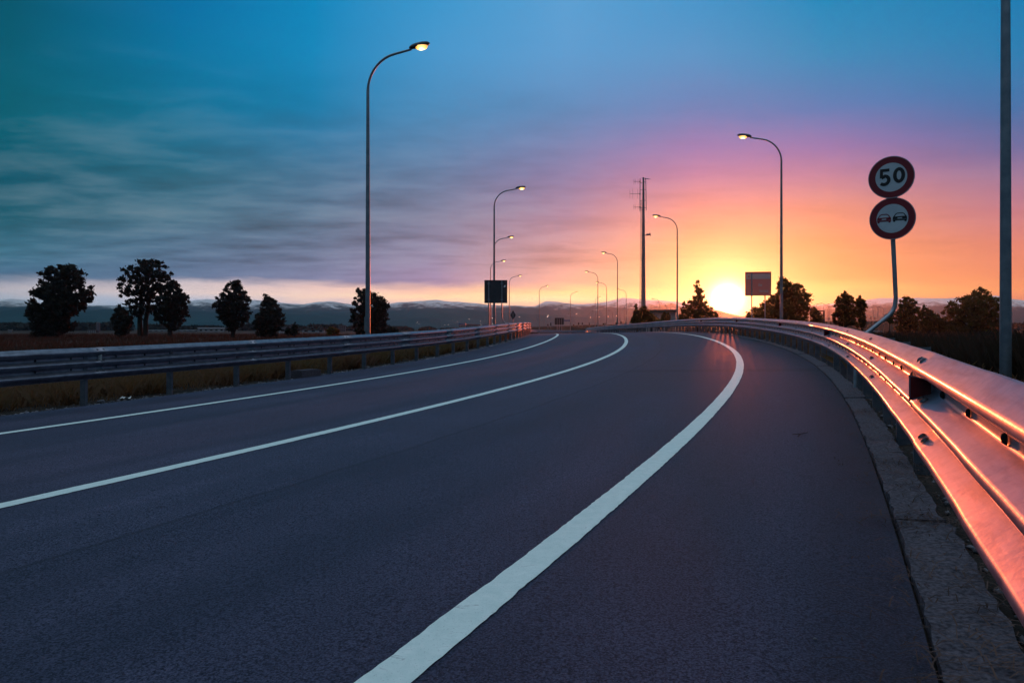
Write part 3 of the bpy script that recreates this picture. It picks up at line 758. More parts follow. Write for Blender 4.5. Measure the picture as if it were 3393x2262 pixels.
# 5
flat_poly(q,[(-.145,.086),(-.022,.086),(-.022,.128),(-.145,.128)],fr,.0055,.0070)
flat_poly(q,[(-.150,-.006),(-.106,.004),(-.106,.0859),(-.145,.0859)],fr,.0055,.0070)
arc=[(-.105,.012)]+[(-.092+.062*math.cos(t),-.034+.062*math.sin(t)) for t in [math.radians(a) for a in range(75,-150,-15)]]
stroke(q,[(-.128,-.002)]+arc[1:],.046,fr,.0058,.0073)
q.build('digit_five',M['black'],d1)
d2,fr=disc(c2,'no_overtaking_disc')
def car_icon(cx,cy,matl,label):
    q=MB();y0,y1=.0055,.0070;S=1.0
    def T(p):return (cx+p[0]*S,cy+p[1]*S)
    stroke(q,[T(p) for p in [(-.078,.012),(-.052,.050),(-.030,.060),(.030,.060),(.052,.050),(.078,.012)]],.012,fr,y0,y1)
    flat_poly(q,[T(p) for p in [(-.086,.014),(.086,.014),(.090,-.002),(-.090,-.002)]],fr,y0+.0004,y1+.0004)
    flat_poly(q,[T(p) for p in [(-.090,-.0021),(-.030,-.0021),(-.030,-.026),(-.092,-.026)]],fr,y0,y1)
    flat_poly(q,[T(p) for p in [(.030,-.0021),(.090,-.0021),(.092,-.026),(.030,-.026)]],fr,y0,y1)
    flat_poly(q,[T(p) for p in [(-.0299,-.019),(.0299,-.019),(.0299,-.026),(-.0299,-.026)]],fr,y0,y1)
    flat_poly(q,[T(p) for p in [(-.094,-.030),(.094,-.030),(.092,-.044),(-.092,-.044)]],fr,y0,y1)
    for sx in(-1,1):flat_poly(q,[T(p) for p in ([(.058*sx,-.0441),(.086*sx,-.0441),(.084*sx,-.062),(.060*sx,-.062)][::sx])],fr,y0,y1)
    # pale gaps of the lamps
    q.build('car_symbol',matl,d2,label)
car_icon(-.107,.006,M['red'],'red car symbol');car_icon(.098,.010,M['black'],'black car symbol')
# back of a square road sign, left
D=40.0
sb=thing('road_sign',at(1642,1085,D)[:2]+(-.3,),'dark square back of a road sign on two posts above the left guardrail','road sign')
x0,_,z1=at(1605,928,D);x1,_,z0=at(1681,1004,D)
m=MB();m.box(((x0+x1)/2,D,(z0+z1)/2),(x1-x0,.03,z1-z0));m.box(((x0+x1)/2,D-.022,z1-.02),(x1-x0-.02,.012,.03));m.box(((x0+x1)/2,D-.022,z0+.02),(x1-x0-.02,.012,.03));pan=m.build('panel',M['signback'],sb)
m=MB();xs=at(1672,948,D);m.add([(xs[0]-.05,D-.017,xs[2]-.06),(xs[0]+.04,D-.017,xs[2]-.05),(xs[0]+.05,D-.017,xs[2]+.06),(xs[0]-.02,D-.017,xs[2]+.04)],[(0,1,2,3)]);m.build('sticker',M['whiterefl'],pan)
xa=at(1619.7,0,D)[0];m=MB();m.tube([(xa,D-.05,-.4),(xa,D-.05,z1-.08)],.035,10);m.build('post',M['signpost'],sb)
m=MB();P=[(1663,930),(1663,1050),(1664.5,1058),(1668,1064),(1674,1071),(1680,1072.5),(1692,1072)]
P=[at(a,b,D-.05) for a,b in P];P+=[(P[-1][0]+.05,D-.05,P[-1][2]-.05),(P[-1][0]+.06,D-.05,-.4)]
m.tube(P,.033,10);m.build('post',M['signpost'],sb,'post bent sideways near its foot')
for zz in(940,993):
    for xx in(1619.7,1663):
        c=at(xx,zz,D);m=MB();m.box((c[0],D-.05,c[2]),(.15,.085,.035));m.build('clamp',M['signpost'],sb)
# diamond sign
D=50.0
ds=thing('diamond_sign',at(1700,1085,D)[:2]+(-.3,),'small dark diamond shaped sign back standing just behind the left guardrail','road sign')
c=at(1700,1044,D);m=MB();R=Matrix.Rotation(math.radians(58),3,'Z')@Matrix.Rotation(PI/4,3,'Y');m.box(c,(.46,.02,.46),0,0,R);m.box((c[0]-.003,c[1]-.02,c[2]),(.40,.02,.40),0,0,R);m.build('panel',M['signback'],ds)
m=MB();m.tube([(c[0]-.01,D-.045,-.4),(c[0]-.01,D-.045,c[2]+.15)],.028,8);m.build('post',M['signpost'],ds)
# dark rectangular panel beyond the crest, with blue direction sign on the lamp
D=168.0
dp=thing('road_sign',at(1853,1082,D)[:2]+(-.2,),'dark rectangular sign back standing in front of the low bank beyond the crest','road sign')
x0,_,z1=at(1838,1053,D);x1,_,z0=at(1868,1075.5,D)
m=MB();m.box(((x0+x1)/2,D,(z0+z1)/2),(x1-x0,.05,z1-z0));m.box(((x0+x1)/2,D-.035,(z0+z1)/2),(x1-x0-.1,.02,.06));m.build('panel',M['signback'],dp)
for px in(1846,1853,1861):
    xa=at(px,0,D)[0];m=MB();m.tube([(xa,D-.06,-.5),(xa,D-.06,z1-.15)],.05,8);m.build('post',M['signpost'],dp)
D=165.5
bs=thing('direction_sign',at(1880,1082,D)[:2]+(0,),'narrow blue grey direction sign fixed to a lamp post right of the dark panel','road sign')
x0,_,z1=at(1868.5,1059.5,D);x1,_,z0=at(1889,1064.5,D);m=MB();m.box(((x0+x1)/2,D,(z0+z1)/2),(x1-x0,.06,z1-z0));m.build('panel',M['bluesign'],bs)
m=MB();m.box((x1+.05,D+.25,(z0+z1)/2),(.25,.5,.10));m.build('bracket',M['signpost'],bs)
# small signs on the bank
for px,py,d,w_,h_ in ((1815.5,1077,196,.35,.45),(1825,1074,190,.3,.75),(1901,1077,205,.35,.5),(1917,1072.5,200,.4,.65),(1929.5,1072,200,.3,.5),(1952.5,1074,198,.22,.8),(1999.5,1073,200,.4,.4),(2041.7,1072,200,.4,.5),(2058,1068,205,.35,.55),(2064,1068.5,205,.2,.4),(2075,1071,200,.4,.35)):
    d=d*1.345;w_*=1.345;h_*=1.345;c=at(px,py,d)
    o=thing('marker_sign',(c[0],d,1.2),'tiny dark sign on a thin post on top of the low bank','road sign','tiny dark signs along the bank')
    m=MB();m.box(c,(w_,.04,h_));m.build('panel',M['signback'],o);m=MB();m.tube([(c[0],d+.05,.9),(c[0],d+.05,c[2])],.03,6);m.build('post',M['signpost'],o)
for px,py,lb in ((2746,1056,'tiny square white edged sign by the lamp left of the bushy tree'),(2884.5,1054,'tiny square white edged sign right of the bushy tree'),(2899.5,1055,'tiny square white edged sign against the bent post')):
    d=268;c=at(px,py,d);o=thing('marker_sign',(c[0],d,2.6),lb,'road sign','tiny square signs on the far bank right')
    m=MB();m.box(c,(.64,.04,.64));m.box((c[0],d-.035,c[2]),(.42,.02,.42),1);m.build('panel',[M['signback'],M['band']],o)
    m=MB();m.tube([(c[0],d+.05,2.2),(c[0],d+.05,c[2])],.03,6);m.build('post',M['signpost'],o)
c=at(2006,1072,185);o=thing('arrow_sign',(c[0],185,1.2),'flat dark arrow board low on the bank between two lamp posts','road sign')
m=MB();m.box(c,(.75,.04,.16));m.build('panel',M['signback'],o);m=MB();m.tube([(c[0],185.05,.2),(c[0],185.05,c[2])],.03,6);m.build('post',M['signpost'],o)
# billboard by the sun
D=60.0
bb=thing('information_board',at(2511,1080,D)[:2]+(0.0,),'pinkish red information board with a pale band on two posts beside the setting sun','road sign')
x0,_,z1=at(2470.5,900.5,D);x1,_,z0=at(2553.5,979.5,D);W=x1-x0;Hh=z1-z0
a=math.radians(10);ctr=Vector(((x0+x1)/2,D,(z0+z1)/2))
ux=Vector((math.cos(a),-math.sin(a),0));nn=Vector((-math.sin(a),-math.cos(a),0))
frb=lambda u,v,t:ctr+ux*u+Vector((0,0,v))+nn*t
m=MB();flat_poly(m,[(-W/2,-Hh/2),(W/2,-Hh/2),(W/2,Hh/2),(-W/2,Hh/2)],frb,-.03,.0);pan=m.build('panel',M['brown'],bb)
m=MB()
for (u0,v0,u1,v1) in((-W/2,-Hh/2,-W/2+.03,Hh/2),(W/2-.03,-Hh/2,W/2,Hh/2),(-W/2+.031,Hh/2-.03,W/2-.031,Hh/2),(-W/2+.031,-Hh/2,W/2-.031,-Hh/2+.03)):flat_poly(m,[(u0,v0),(u1,v0),(u1,v1),(u0,v1)],frb,.001,.012)
m.build('frame',M['signback'],pan)
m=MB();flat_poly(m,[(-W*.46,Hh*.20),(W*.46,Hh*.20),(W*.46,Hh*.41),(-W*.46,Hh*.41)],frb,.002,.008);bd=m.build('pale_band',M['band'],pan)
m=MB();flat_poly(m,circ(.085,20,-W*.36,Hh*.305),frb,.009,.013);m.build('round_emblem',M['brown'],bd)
def text_part(txt,size,u,v,matl,parent):
    cu=bpy.data.curves.new('lettering','FONT');cu.body=txt;cu.size=size;cu.align_x='CENTER';cu.align_y='CENTER';cu.extrude=.003;cu.offset=.006
    ob=bpy.data.objects.new('tmp',cu);link(ob);dg=bpy.context.evaluated_depsgraph_get();me=bpy.data.meshes.new_from_object(ob.evaluated_get(dg))
    bpy.data.objects.remove(ob)
    vs=[frb(u+p.co.x,v+p.co.y,.007+p.co.z) for p in me.vertices];fs=[tuple(f.vertices) for f in me.polygons]
    m=MB();m.add(vs,fs);m.build('lettering',matl,parent);bpy.data.meshes.remove(me)
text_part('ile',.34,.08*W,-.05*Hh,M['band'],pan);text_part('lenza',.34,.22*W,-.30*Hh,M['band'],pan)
for px in(2492,2536):
    xx=at(px,0,D)[0];m=MB();m.tube([(xx,D+.08,-.2),(xx,D+.08,z1-.1)],.05,10);m.build('post',M['signpost'],bb)
# dark panel among the bushes left of the bushy tree
D=85.0
gp=thing('road_sign',at(2716,1085,D)[:2]+(0,),'dark rectangular sign back half hidden in the small bush right of the sunlit tree','road sign')
x0,_,z1=at(2684,1022,D);x1,_,z0=at(2708,1046,D);m=MB();m.box(((x0+x1)/2,D,(z0+z1)/2),(x1-x0,.05,z1-z0));m.build('panel',M['signback'],gp)
x2=at(2730,0,D)[0];zz=at(0,1030,D)[2];m=MB();m.box(((x1+x2)/2+.02,D,zz),(x2-x1+.1,.08,.10));m.box((x2,D+.0,(zz-.06)/2-.1),(.16,.07,zz+.1));m.box((x0+.1,D+.07,(z1)/2),(.08,.07,z1));m.build('post',M['signback'],gp)
# ------------------------------------------------------------------ radio mast and hut
D=98.0
mx=at(2132,0,D)[0];mt=thing('radio_mast',(mx,D,-.2),'tall tapering radio mast with antennas beside the flat roofed building','mast')
zt=at(0,588,D)[2]
m=MB();n=10
zz=[-.5+(zt+.5)*i/n for i in range(n+1)];rr=[.36-.24*i/n for i in range(n+1)]
m.tube([(mx,D,z) for z in zz],rr,12)
for i in range(1,n):m.tube([(mx,D,zz[i]-.05),(mx,D,zz[i]+.05)],rr[i]+.025,12)
shaft=m.build('shaft',M['mast'],mt)
m=MB()
def mr(z):return .36-.24*(z+.5)/(zt+.5)
lp=[(mx-mr(z)-.20,D-.05,z) for z in (1,6,12,zt-3)]
m.tube(lp,.022,6);m.tube([(p[0]+.12,p[1],p[2]) for p in lp],.022,6)
z=1.2
while z<zt-3:
    m.tube([(mx-mr(z)-.20,D-.05,z),(mx-mr(z)-.08,D-.05,z)],.012,5,0,False);z+=.42
m.build('ladder',M['mast'],mt)
k=D/F
def mp(px,py,dy=0):return at(px,py,D+dy)
m=MB();m.tube([mp(2121,592),mp(2120.4,700)],.045,8)
for py in(606,630,665,690):m.tube([mp(2121,py),mp(2132,py-1.2)],.035,6)
lt=m.build('antenna_mount',M['mast'],mt)
m=MB();m.tube([mp(2139.5,590),mp(2141.5,697)],.045,8)
for py in(604,628.5,664,689):m.tube([mp(2132,py),mp(2140.2,py-.4)],.035,6)
rt=m.build('antenna_mount',M['mast'],mt)
for py,xl,els in((601.5,2100,((2100,9),(2105,9.5),(2114,8))),(642,2086,((2087,15),(2096.5,18),(2113,16))),(686,2099,((2100,8),(2105,9),(2114,8)))):
    m=MB();m.tube([mp(xl,py),mp(2121,py)],.024,6)
    for ex_,hh in els:m.tube([mp(ex_,py-hh),mp(ex_,py+hh)],.016,5)
    m.box(mp(2120.5,py+.6),(.16,.14,.16));m.build('antenna',M['mast'],mt)
m=MB();m.tube([mp(2139.5,592.5),mp(2156,594)],.022,6);m.box(mp(2139,592.5),(.14,.14,.14));m.tube([mp(2143,592.6),mp(2150,593.5)],.05,6);m.build('antenna',M['mast'],mt)
m=MB();m.tube([mp(2134,780),mp(2143,779)],.05,6);m.tube([mp(2142,777.5),mp(2150,777),mp(2152,776.5),mp(2154.5,776)],[.14,.13,.13,.26],10);m.build('horn',M['mast'],mt)
# hut
D=95.0
x0=at(2150,0,D)[0];x1=at(2239,0,D)[0];zt=at(0,1034,D)[2];zr=at(0,1027.5,D)[2]
ht=thing('utility_building',((x0+x1)/2,D,0),'low pink building with an overhanging flat roof at the foot of the radio mast','building')
m=MB();m.box(((x0+x1)/2,D+2,(zt-.4)/2),(x1-x0,4,zt+.4));wl=m.build('wall',M['plaster'],ht)
m=MB();m.box(((x0+x1)/2,D+2,(zt+zr)/2+.002),(x1-x0+.35,4.6,zr-zt));m.box(((x0+x1)/2,D+2,zr+.03),(x1-x0+.5,4.75,.06));m.build('roof',M['roof'],ht)
m=MB();m.box((x0+1.4,D-.02,1.35),(.9,.06,.7));wf=m.build('window',M['roof'],ht)
m=MB();m.box((x0+1.4,D-.04,1.35),(.76,.06,.56));m.build('pane',M['window'],wf)
m=MB();m.box((x0+2.6,D-.02,.95),(.9,.06,1.9));m.build('door',M['roof'],ht)
# ------------------------------------------------------------------ far buildings
def shed(px0,px1,py0,py1,d,label,wallm,roofm,floors=1,pitched=False,nwin=4,cat='building',dep=14):
    x0,_,z1=at(px0,py0,d);x1,_,z0=at(px1,py1,d);z0=-.45;zt=z1
    o=thing('warehouse' if floors==1 else 'building',((x0+x1)/2,d,z0),label,cat);o.rotation_euler=(0,0,-math.atan(((x0+x1)/2)/d)-.02)
    rh=(zt-z0)*.16
    m=MB();m.box(((x0+x1)/2,d+dep/2,(z0-.4+zt-rh)/2),(x1-x0,dep,zt-rh-z0+.4));m.build('wall',wallm,o)
    m=MB()
    if pitched:
        a=[(x0-.4,d-.3,zt-rh+.02),(x1+.4,d-.3,zt-rh+.02),(x1+.4,d+dep+.3,zt-rh+.02),(x0-.4,d+dep+.3,zt-rh+.02),(x0-.4,d+dep/2,zt+rh*1.3),(x1+.4,d+dep/2,zt+rh*1.3)]
        m.add(a,[(0,1,5,4),(2,3,4,5),(0,4,3),(1,2,5),(0,3,2,1)])
    else:m.box(((x0+x1)/2,d+dep/2,zt-rh/2+.004),(x1-x0+.5,dep+.5,rh))
    m.build('roof',roofm,o)
    for f in range(floors):
        for k in range(nwin):
            cx=x0+(x1-x0)*(k+.5)/nwin;cz=z0+(zt-rh-z0)*(f+.55)/floors
            m=MB();m.box((cx,d-.03,cz),((x1-x0)/nwin*.45,.1,(zt-rh-z0)/floors*.42));m.build('window',M['window'],o)
    return o
shed(292,315,1092,1104,300,'small pale building between the big dark tree and the branching tree',M['plaster'],M['roof'],2,False,4)
shed(30,38,1094,1104,330,'tiny pale house at the far left edge behind the field',M['plaster'],M['roof'],1,True,2,dep=7)
shed(497,652,1093.5,1103,420,'very long low white warehouse behind the branching trees',M['plaster'],M['whiterefl'],1,False,9)
shed(660,740,1087,1104,380,'grey industrial shed half behind the upright tree',M['plaster'],M['roof'],1,True,5)
shed(925,975,1082,1105,260,'pale flat walled shed right of the small pointed tree',M['plaster'],M['roof'],1,False,2)
shed(1003,1073,1091,1105,300,'long pale wall of a low shed in front of dark woods',M['plaster'],M['roof'],1,False,3)
shed(1121,1144,1077,1104,420,'small mauve block of flats left of the round bush',M['darkwall'],M['roof'],4,False,4)
shed(1496,1506,1085,1099,330,'tiny dark hut by the left guardrail in front of the far lamps',M['darkwall'],M['roof'],1,False,1)
shed(1521,1541,1071,1099,400,'pale two storey building with a dark flat top left of the square sign',M['plaster'],M['bluesign'],2,False,4)
shed(1542,1590,1074,1099,430,'long pink building left of the square sign posts',M['plaster'],M['darkwall'],2,False,7)
shed(1600,1640,1076,1099,410,'low dark red shed behind the square sign posts',M['darkwall'],M['darkwall'],1,False,3)
tw=thing('silo',at(325,1100,310)[:2]+(-.4,),'slim blue grey silo tower left of the branching tree','silo')
c=at(325,1070,310);m=MB();m.tube([(c[0],310,-.5),(c[0],310,c[2])],.75,12);m.build('tower',M['darkwall'],tw);m=MB();m.tube([(c[0],310,c[2]),(c[0],310,c[2]+.5)],[.85,.2],12);m.build('cap',M['roof'],tw)
# ------------------------------------------------------------------ trees
def leaves_mesh(name,C,size,matl,parent,L,seed,droop=0.0):
    r=np.random.default_rng(seed);n=len(C)
    a=r.normal(0,1,(n,3));a/=np.linalg.norm(a,axis=1,keepdims=True)
    b=r.normal(0,1,(n,3));b-=(b*a).sum(1,keepdims=True)*a;b/=np.linalg.norm(b,axis=1,keepdims=True)
    a[:,2]-=droop;sz=size*r.uniform(.55,1.35,(n,1))
    v=np.stack([C-a*sz,C+b*sz*.42-a*sz*.1,C+a*sz,C-b*sz*.42-a*sz*.1],1)-np.array(L)
    me=bpy.data.meshes.new(name);fast(me,v.reshape(-1,3),np.arange(4*n).reshape(n,4),matl)
    o=bpy.data.objects.new(name,me);link(o)
    if parent is not None:o.parent=parent
    return o
def tree(name,label,cat,prof,d,leaf,nleaf,nclump,seed,matl,trunk,group=None,crad=.10,zbase=None,limbs=True,stems=1,fill=.75):
    r=np.random.default_rng(seed);nclump=int(nclump*2.0);crad=crad*.67;nleaf=int(nleaf*1.35);leaf=leaf*.8
    pr=np.array(prof,float);ys=pr[:,0];xl=(pr[:,1]-CX)*d/F;xr=(pr[:,2]-CX)*d/F;zs=CAMH+(Y0-ys)*d/F
    o_=np.argsort(zs);zs,xl,xr=zs[o_],xl[o_],xr[o_]
    tx=(trunk[0]-CX)*d/F
    zb=float(ground_z(tx,d)) if zbase is None else zbase
    root=thing(name,(tx,d,zb),label,cat,group)
    wmax=(xr-xl).max()
    # clump centres in the crown volume
    grid=np.linspace(zs[0],zs[-1],200);w=np.interp(grid,zs,xr-xl);p=w/w.sum()
    cz=r.choice(grid,nclump*6,p=p)+r.normal(0,.05,nclump*6)
    L_=np.interp(cz,zs,xl);R_=np.interp(cz,zs,xr);hw=(R_-L_)/2
    ph=r.uniform(0,2*PI,len(cz));rad=r.uniform(0,1,len(cz))**min(fill,.6)
    rc=crad*wmax*r.uniform(.6,1.25,len(cz))
    shrink=np.clip(1-rc/np.maximum(hw,.01)*.75,.05,1)
    C=np.stack([(L_+R_)/2+hw*shrink*rad*np.cos(ph),d+hw*.85*shrink*rad*np.sin(ph),cz],1)
    keep=[0];mind=np.linalg.norm(C-C[0],axis=1)      # spread the clumps: farthest of a few random candidates
    for _ in range(nclump-1):
        cand=r.integers(0,len(C),5);j=cand[mind[cand].argmax()];keep.append(int(j))
        mind=np.minimum(mind,np.linalg.norm(C-C[j],axis=1))
    C=C[keep];rc=rc[keep]
    idx=r.integers(0,nclump,nleaf)
    q=r.normal(0,1,(nleaf,3));q/=np.linalg.norm(q,axis=1,keepdims=True);q*=np.abs(r.normal(0,.62,(nleaf,1)))+.1
    Pts=C[idx]+q*rc[idx,None]*np.array([1,1,.82])
    hwp=np.interp(Pts[:,2],zs,(xr-xl)/2);cxp=np.interp(Pts[:,2],zs,(xr+xl)/2)
    ok=(np.abs(Pts[:,0]-cxp)<hwp*1.10+leaf*.8)&(Pts[:,2]<zs[-1]+leaf)&(Pts[:,2]>zb-.1)
    Pts=Pts[ok]
    leaves_mesh('crown',Pts,leaf,matl,root,(tx,d,zb),seed+1)
    m=MB();tr=trunk[1]*d/F/2;ztop=zs[0]+(zs[-1]-zs[0])*.62
    for sidx in range(stems):
        ox=(sidx-(stems-1)/2)*tr*2.2
        ax=np.interp(ztop,zs,(xl+xr)/2)
        path=[(tx+ox,d,zb-.2),(tx+ox*1.1,d+r.normal(0,.05),zb+(ztop-zb)*.3),(tx+ox*1.5+(ax-tx)*.4,d+r.normal(0,.1),zb+(ztop-zb)*.65),(ax+ox*2,d,ztop)]
        m.tube(path,[tr*1.15,tr*.95,tr*.65,tr*.3],8)
    if limbs:
        for i in range(min(nclump,46)):
            c=C[i];z0=max(zb+(ztop-zb)*.18,min(ztop*.97,c[2]-abs(c[0]-tx)*.75));t=(z0-zb)/(ztop-zb)
            x0=tx+(np.interp(ztop,zs,(xl+xr)/2)-tx)*t
            mid=((x0+c[0])/2,(d+c[1])/2,(z0+c[2])/2+.12*abs(c[0]-x0))
            m.tube([(x0,d,z0),mid,tuple(c)],[max(.02,tr*.34*(1-t*.6)),max(.016,tr*.2),.012],5,0,False)
    m.build('trunk',M['bark'],root)
    return root
def z1(rows,ox=0,oy=800,s=2.6133):return [(oy+y/s,ox+a/s,ox+b/s) for y,a,b in rows]
LG='dark trees in the field behind the left guardrail'
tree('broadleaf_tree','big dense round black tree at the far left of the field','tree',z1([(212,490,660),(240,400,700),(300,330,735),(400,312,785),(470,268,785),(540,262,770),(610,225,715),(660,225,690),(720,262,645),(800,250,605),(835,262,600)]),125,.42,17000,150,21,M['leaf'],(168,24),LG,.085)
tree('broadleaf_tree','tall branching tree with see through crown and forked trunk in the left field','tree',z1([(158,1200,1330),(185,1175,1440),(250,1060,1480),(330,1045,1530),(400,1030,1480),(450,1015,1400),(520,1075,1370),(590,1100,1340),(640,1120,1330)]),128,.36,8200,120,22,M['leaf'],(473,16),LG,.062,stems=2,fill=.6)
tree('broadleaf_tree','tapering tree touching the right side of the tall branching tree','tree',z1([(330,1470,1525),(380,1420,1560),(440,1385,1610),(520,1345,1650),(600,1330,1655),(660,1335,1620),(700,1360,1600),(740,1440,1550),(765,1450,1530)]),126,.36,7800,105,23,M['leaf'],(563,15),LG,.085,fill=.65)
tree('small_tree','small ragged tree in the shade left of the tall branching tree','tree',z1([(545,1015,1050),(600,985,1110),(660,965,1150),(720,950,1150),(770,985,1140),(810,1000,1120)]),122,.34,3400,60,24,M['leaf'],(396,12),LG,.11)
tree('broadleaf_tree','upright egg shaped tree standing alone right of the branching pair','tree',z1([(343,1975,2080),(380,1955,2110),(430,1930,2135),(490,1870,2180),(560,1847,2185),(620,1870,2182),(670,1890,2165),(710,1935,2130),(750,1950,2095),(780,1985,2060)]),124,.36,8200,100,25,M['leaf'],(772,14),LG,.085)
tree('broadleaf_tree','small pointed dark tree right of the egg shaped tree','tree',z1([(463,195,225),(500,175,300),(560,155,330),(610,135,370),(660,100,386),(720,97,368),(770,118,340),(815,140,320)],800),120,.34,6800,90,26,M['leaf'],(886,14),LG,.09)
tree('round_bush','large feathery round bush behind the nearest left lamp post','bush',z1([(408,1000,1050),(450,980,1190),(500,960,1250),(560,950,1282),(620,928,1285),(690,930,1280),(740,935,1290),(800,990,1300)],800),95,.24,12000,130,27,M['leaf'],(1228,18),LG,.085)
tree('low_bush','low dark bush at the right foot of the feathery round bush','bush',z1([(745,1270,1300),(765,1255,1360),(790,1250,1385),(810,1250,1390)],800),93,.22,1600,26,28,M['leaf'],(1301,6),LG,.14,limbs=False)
tree('sapling','thin straggly sapling between the pale sheds','sapling',[(1068,974,978),(1078,970,986),(1088,962,990),(1098,955,992),(1108,950,996)],110,.22,700,26,29,M['leaf'],(976,5),None,.13)
tree('low_bush','small low bush left of the thin sapling by the sheds','bush',[(1086,948,958),(1094,942,968),(1104,944,970)],108,.2,500,16,30,M['leaf'],(955,4),None,.18,limbs=False)
tree('low_bush','reddish low bush between the pale wall and the mauve block','bush',[(1086,1088,1112),(1094,1080,1124),(1106,1078,1128)],108,.2,1100,22,31,M['leafr'],(1102,5),None,.15,limbs=False)
RG='bushes and trees behind the right guardrail'
def z5(rows):return [(800+y/3.92,2200+a/3.92,2200+b/3.92) for y,a,b in rows]
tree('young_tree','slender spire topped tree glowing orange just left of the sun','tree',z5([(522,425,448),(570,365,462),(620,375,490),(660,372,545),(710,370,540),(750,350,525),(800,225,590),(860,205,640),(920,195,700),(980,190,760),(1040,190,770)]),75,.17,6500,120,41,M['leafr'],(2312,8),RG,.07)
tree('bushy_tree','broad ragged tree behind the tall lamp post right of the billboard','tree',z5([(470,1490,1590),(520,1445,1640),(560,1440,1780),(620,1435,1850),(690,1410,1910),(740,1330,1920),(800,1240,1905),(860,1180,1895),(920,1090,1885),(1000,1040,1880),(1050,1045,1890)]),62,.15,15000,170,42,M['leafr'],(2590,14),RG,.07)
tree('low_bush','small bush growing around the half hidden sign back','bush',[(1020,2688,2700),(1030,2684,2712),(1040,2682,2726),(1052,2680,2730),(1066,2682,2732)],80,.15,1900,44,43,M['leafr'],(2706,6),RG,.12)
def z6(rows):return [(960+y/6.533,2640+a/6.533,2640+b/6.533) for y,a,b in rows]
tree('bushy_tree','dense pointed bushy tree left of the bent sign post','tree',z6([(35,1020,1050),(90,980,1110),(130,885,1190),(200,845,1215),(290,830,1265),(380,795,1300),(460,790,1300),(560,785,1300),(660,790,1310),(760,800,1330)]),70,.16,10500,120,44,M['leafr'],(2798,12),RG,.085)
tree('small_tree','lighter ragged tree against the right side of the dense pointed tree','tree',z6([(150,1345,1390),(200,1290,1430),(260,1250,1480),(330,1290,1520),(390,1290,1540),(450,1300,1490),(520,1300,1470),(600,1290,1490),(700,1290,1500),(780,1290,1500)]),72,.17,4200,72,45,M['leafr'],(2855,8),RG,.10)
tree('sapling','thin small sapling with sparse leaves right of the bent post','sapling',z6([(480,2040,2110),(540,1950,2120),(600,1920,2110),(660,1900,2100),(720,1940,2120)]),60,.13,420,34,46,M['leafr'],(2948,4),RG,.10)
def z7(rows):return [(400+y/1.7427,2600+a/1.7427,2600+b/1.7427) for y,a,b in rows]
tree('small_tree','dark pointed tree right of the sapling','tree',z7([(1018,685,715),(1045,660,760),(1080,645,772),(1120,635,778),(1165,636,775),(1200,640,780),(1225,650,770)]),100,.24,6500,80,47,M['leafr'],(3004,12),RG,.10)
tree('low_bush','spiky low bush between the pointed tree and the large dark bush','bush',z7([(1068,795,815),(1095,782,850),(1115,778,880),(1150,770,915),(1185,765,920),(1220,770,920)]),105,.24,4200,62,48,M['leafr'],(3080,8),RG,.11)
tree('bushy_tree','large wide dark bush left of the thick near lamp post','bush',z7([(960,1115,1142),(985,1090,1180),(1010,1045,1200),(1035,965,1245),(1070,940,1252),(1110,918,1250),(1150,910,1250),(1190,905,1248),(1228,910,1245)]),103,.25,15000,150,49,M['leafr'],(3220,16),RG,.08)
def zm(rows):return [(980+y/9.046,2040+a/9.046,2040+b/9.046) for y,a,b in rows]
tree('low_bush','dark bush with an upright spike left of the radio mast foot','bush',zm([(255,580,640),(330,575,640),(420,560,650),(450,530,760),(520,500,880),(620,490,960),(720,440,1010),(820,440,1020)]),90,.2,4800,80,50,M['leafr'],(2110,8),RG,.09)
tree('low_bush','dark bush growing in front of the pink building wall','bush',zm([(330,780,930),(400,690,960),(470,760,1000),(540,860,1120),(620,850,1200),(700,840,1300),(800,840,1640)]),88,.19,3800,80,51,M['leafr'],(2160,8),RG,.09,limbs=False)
tree('low_bush','small bush at the right end of the pink building wall','bush',zm([(540,1400,1600),(600,1370,1650),(680,1360,1640),(780,1350,1640)]),89,.19,1500,34,52,M['leafr'],(2206,6),RG,.13,limbs=False)
# far woods along the plain
def woods(label,segs,d,n,size,seed):
    r=np.random.default_rng(seed);pts=[]
    for px0,px1,ytop in segs:
        x0=(px0-CX)*d/F;x1=(px1-CX)*d/F;zt=CAMH+(Y0-ytop)*d/F
        k=int(n*(px1-px0)/100);nb_=max(3,int((x1-x0)/9))
        bx=r.uniform(x0,x1,nb_);bh=r.uniform(.55,1.0,nb_)*(zt+.4);bw=r.uniform(4,10,nb_)
        j=r.integers(0,nb_,k);t=r.uniform(0,1,k)**.8
        ang=r.uniform(0,2*PI,k);rr=bw[j]*np.sqrt(np.clip(1-(t*1.0)**3,0,1))*r.uniform(0,1,k)**.5
        pts.append(np.stack([bx[j]+rr*np.cos(ang),d+r.uniform(0,35,k)+rr*np.sin(ang),-.45+t*bh[j]],1))
    C=np.concatenate(pts)
    o=leaves_mesh('woods',C,size,M['wood'],None,(0,0,0),seed+1);props(o,label,'woods',kind='stuff')
woods('dark tree belt along the horizon on the left',[(-250,30,1068),(30,90,1072),(90,240,1076),(240,420,1068),(420,560,1076),(560,760,1080),(760,960,1076),(960,1060,1078),(1040,1120,1077),(1140,1260,1079),(1250,1420,1086),(1400,1520,1092)],560,2600,1.9,61)
woods('dark tree belt on the far right horizon',[(2950,3100,1086),(3300,3420,1074),(3400,3650,1070)],520,1800,1.8,63)
